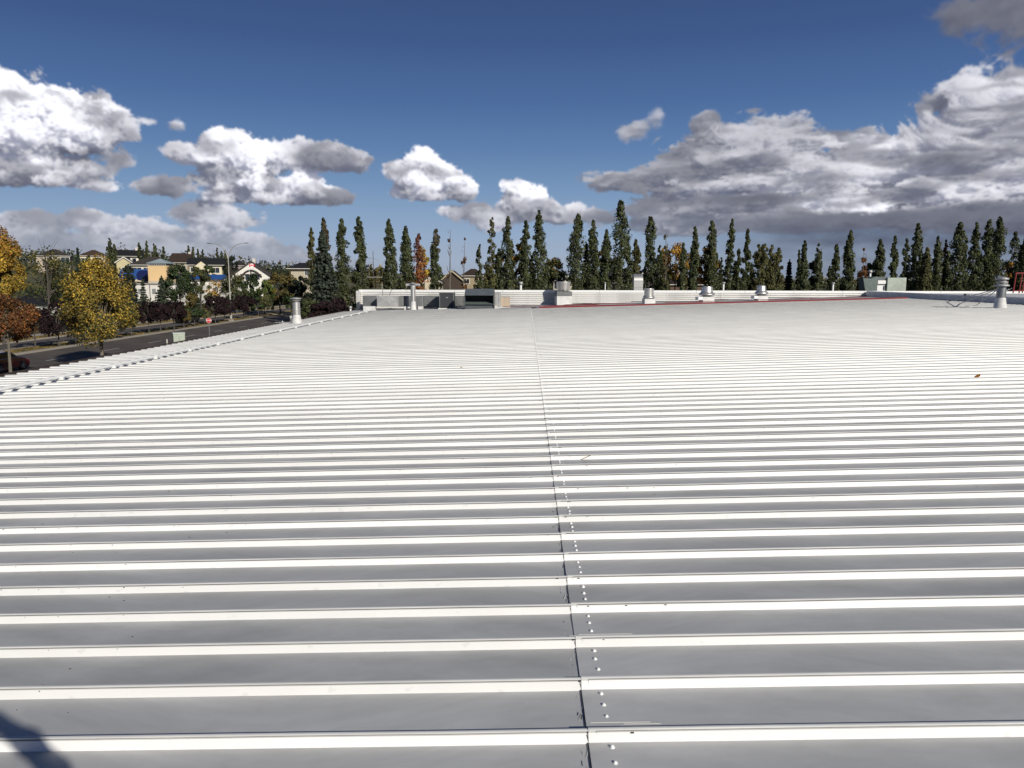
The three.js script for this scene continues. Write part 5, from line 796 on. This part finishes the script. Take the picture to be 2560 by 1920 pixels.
  S(348, 607, 9, 262, 'thin columnar tree at the right end of the black roofed white house'); S(365, 604, 10, 262, 'columnar skyline tree, second right of the black roofed white house'); S(386, 610, 13, 262, 'bushier columnar skyline tree above the apricot tower'); S(406, 617, 9, 262, 'small columnar skyline tree, right of the one above the apricot tower');
  S(468, 615, 9, 262, 'columnar skyline tree beside the steep brown roof'); S(484, 618, 10, 255, 'columnar skyline tree, left of a close pair above the long black roof'); S(494, 624, 8, 255, 'shorter columnar skyline tree, right of a close pair above the long black roof'); S(506, 624, 7, 262, 'single thin skyline tree above the long black roof'); S(538, 621, 13, 258, 'dark twin columnar tree above the right end of the long black roof', { leaders: double });
  S(554, 630, 9, 240, 'columnar tree left of the lamp pole on the skyline'); S(562, 628, 11, 240, 'columnar tree directly left of the lamp arms'); broad('round dark tree on the skyline right of the lamp pole', 575, 638, 700, 40, 236, { col: 'dark', m: 100, lobes: 18, size: .25 });
  spruce('small dark spruce on the skyline left of the brown hip roof', 193, 618, 14, 240, { col: 'dark', m: 10 });
  for (const [x, y, w, l] of [[622, 640, 14, 'wispy skyline tree above the white gable'], [650, 650, 16, 'small skyline spruce right of the white chimney'], [683, 652, 24, 'broad dark skyline spruce left of the black hip roof'], [700, 650, 22, 'dark skyline spruce behind the black hip roof'], [716, 656, 20, 'lower dark skyline spruce nearest the black hip roof']]) spruce(l, x, y, w, 300, { col: 'dark', m: 10, tiers: 9 });
  broad('round dark bush tree below the cream house with brown hip roof', 225, 640, 690, 50, 215, { col: 'green', m: 110, lobes: 16, size: .22 });
  broad('green leafy tree under the leftmost beige house', 150, 645, 720, 70, 200, { col: 'green', low: 'amber', lowShare: .5, m: 120, lobes: 20, size: .22 });
  broad('green tree standing in front of the cream house with a long black roof', 515, 664, 700, 44, 200, { col: 'green', m: 110, lobes: 18, size: .2 });
  mass('undergrowth', 'green mixed bushes filling the slope behind the far pavement', -110, -62, 100, 210, 2.6, [...COL.green, ...COL.amber, ...COL.olive, ...COL.dark], 14000, .26);
  mass('fallen_leaves', 'brown and yellow fallen leaves scattered along the grassy median', -50.1, -47.3, 40, 150, .03, [...COL.amber, ...COL.tan, ...COL.gold], 5000, .06, .125);
  mass('fallen_leaves', 'brown and yellow fallen leaves scattered along the far verge', -58.3, -55.9, 50, 150, .03, [...COL.amber, ...COL.tan, ...COL.gold], 4000, .06, .135);
}

/* ------------------------------------------------------------------ the photographer, behind the camera: only the raised arm's shadow reaches the picture */
{
  const shadowFrom = (px, py, h) => { let q = atLevel(px, py, roofY(-3)); q = atLevel(px, py, roofY(q.x)); const y = CAM_Y + h; return q.addScaledVector(TO_SUN, (y - q.y) / TO_SUN.y); };
  const hand = shadowFrom(-80, 1768, -.02), wrist = shadowFrom(-15, 1800, -.03), elbow = shadowFrom(72, 1856, -.12), upper = shadowFrom(138, 1930, -.22), shoulder = shadowFrom(215, 2060, -.42);
  const off = shoulder.clone(), hip = off.clone().add(new THREE.Vector3(-.12, -.58, .16)), neck = off.clone().add(new THREE.Vector3(-.14, -.03, .14)), head = neck.clone().add(new THREE.Vector3(.0, .15, .06)), left = neck.clone().add(new THREE.Vector3(-.16, -.06, .12));
  const feet = CAM_Y - 1.6, bones = [[hand, wrist, .04, .035], [wrist, elbow, .05, .062], [elbow, upper, .065, .068], [upper, shoulder, .07, .08], [shoulder, neck, .08, .07], [neck, head, .06, .1], [head, head.clone().add(new THREE.Vector3(0, .04, .01)), .1, .095], [neck, hip, .15, .15], [left, neck, .08, .08], [left, left.clone().add(new THREE.Vector3(-.08, -.3, .05)), .065, .05], [left.clone().add(new THREE.Vector3(-.08, -.3, .05)), left.clone().add(new THREE.Vector3(-.06, -.56, .08)), .05, .04]];
  for (const s of [-1, 1]) { const h2 = hip.clone().add(new THREE.Vector3(s * .1, -.05, 0)), k = h2.clone().add(new THREE.Vector3(s * .02, -.42, -.02)), f = new THREE.Vector3(k.x, Math.min(feet + .06, k.y - .3), k.z + .02); bones.push([hip, h2, .14, .11], [h2, k, .1, .07], [k, f, .065, .05], [f, f.clone().add(new THREE.Vector3(0, -.01, -.16)), .05, .04]); }
  const lo = new THREE.Vector3(1e9, 1e9, 1e9), hi = lo.clone().negate(); for (const [a, b] of bones) for (const p of [a, b]) { lo.min(p); hi.max(p); } const size = Math.max(...hi.clone().sub(lo).toArray()) + .5, c = lo.clone().add(hi).multiplyScalar(.5), N = 84, mc = new MarchingCubes(N, std([.05, .055, .07], .8), false, false, 90000);
  const q = new THREE.Vector3(), ab = new THREE.Vector3(), ap = new THREE.Vector3();
  for (let z = 0; z < N; z++) for (let y = 0; y < N; y++) for (let x = 0; x < N; x++) { q.set((x / N) * 2 - 1, (y / N) * 2 - 1, (z / N) * 2 - 1).multiplyScalar(size / 2).add(c); let s = 0; for (const [a, b, ra, rb] of bones) { ab.subVectors(b, a); ap.subVectors(q, a); const t = clamp(ap.dot(ab) / Math.max(1e-6, ab.lengthSq())), d = ap.addScaledVector(ab, -t).length() - lerp(ra, rb, t); s += Math.exp(-d * 38); } mc.field[x + y * N + z * N * N] = Math.log(s + 1e-30) / 38; }
  mc.isolation = 0; mc.update();
  const g = new THREE.BufferGeometry(); g.setAttribute('position', new THREE.BufferAttribute(mc.positionArray.slice(0, mc.count * 3), 3)); g.setAttribute('normal', new THREE.BufferAttribute(mc.normalArray.slice(0, mc.count * 3), 3)); g.scale(size / 2, size / 2, size / 2).translate(c.x, c.y, c.z);
  one('person', g, std([.05, .055, .07], .8), 'person in dark clothes behind the viewpoint, right arm raised', 'person');
}
renderer.render(scene, camera);
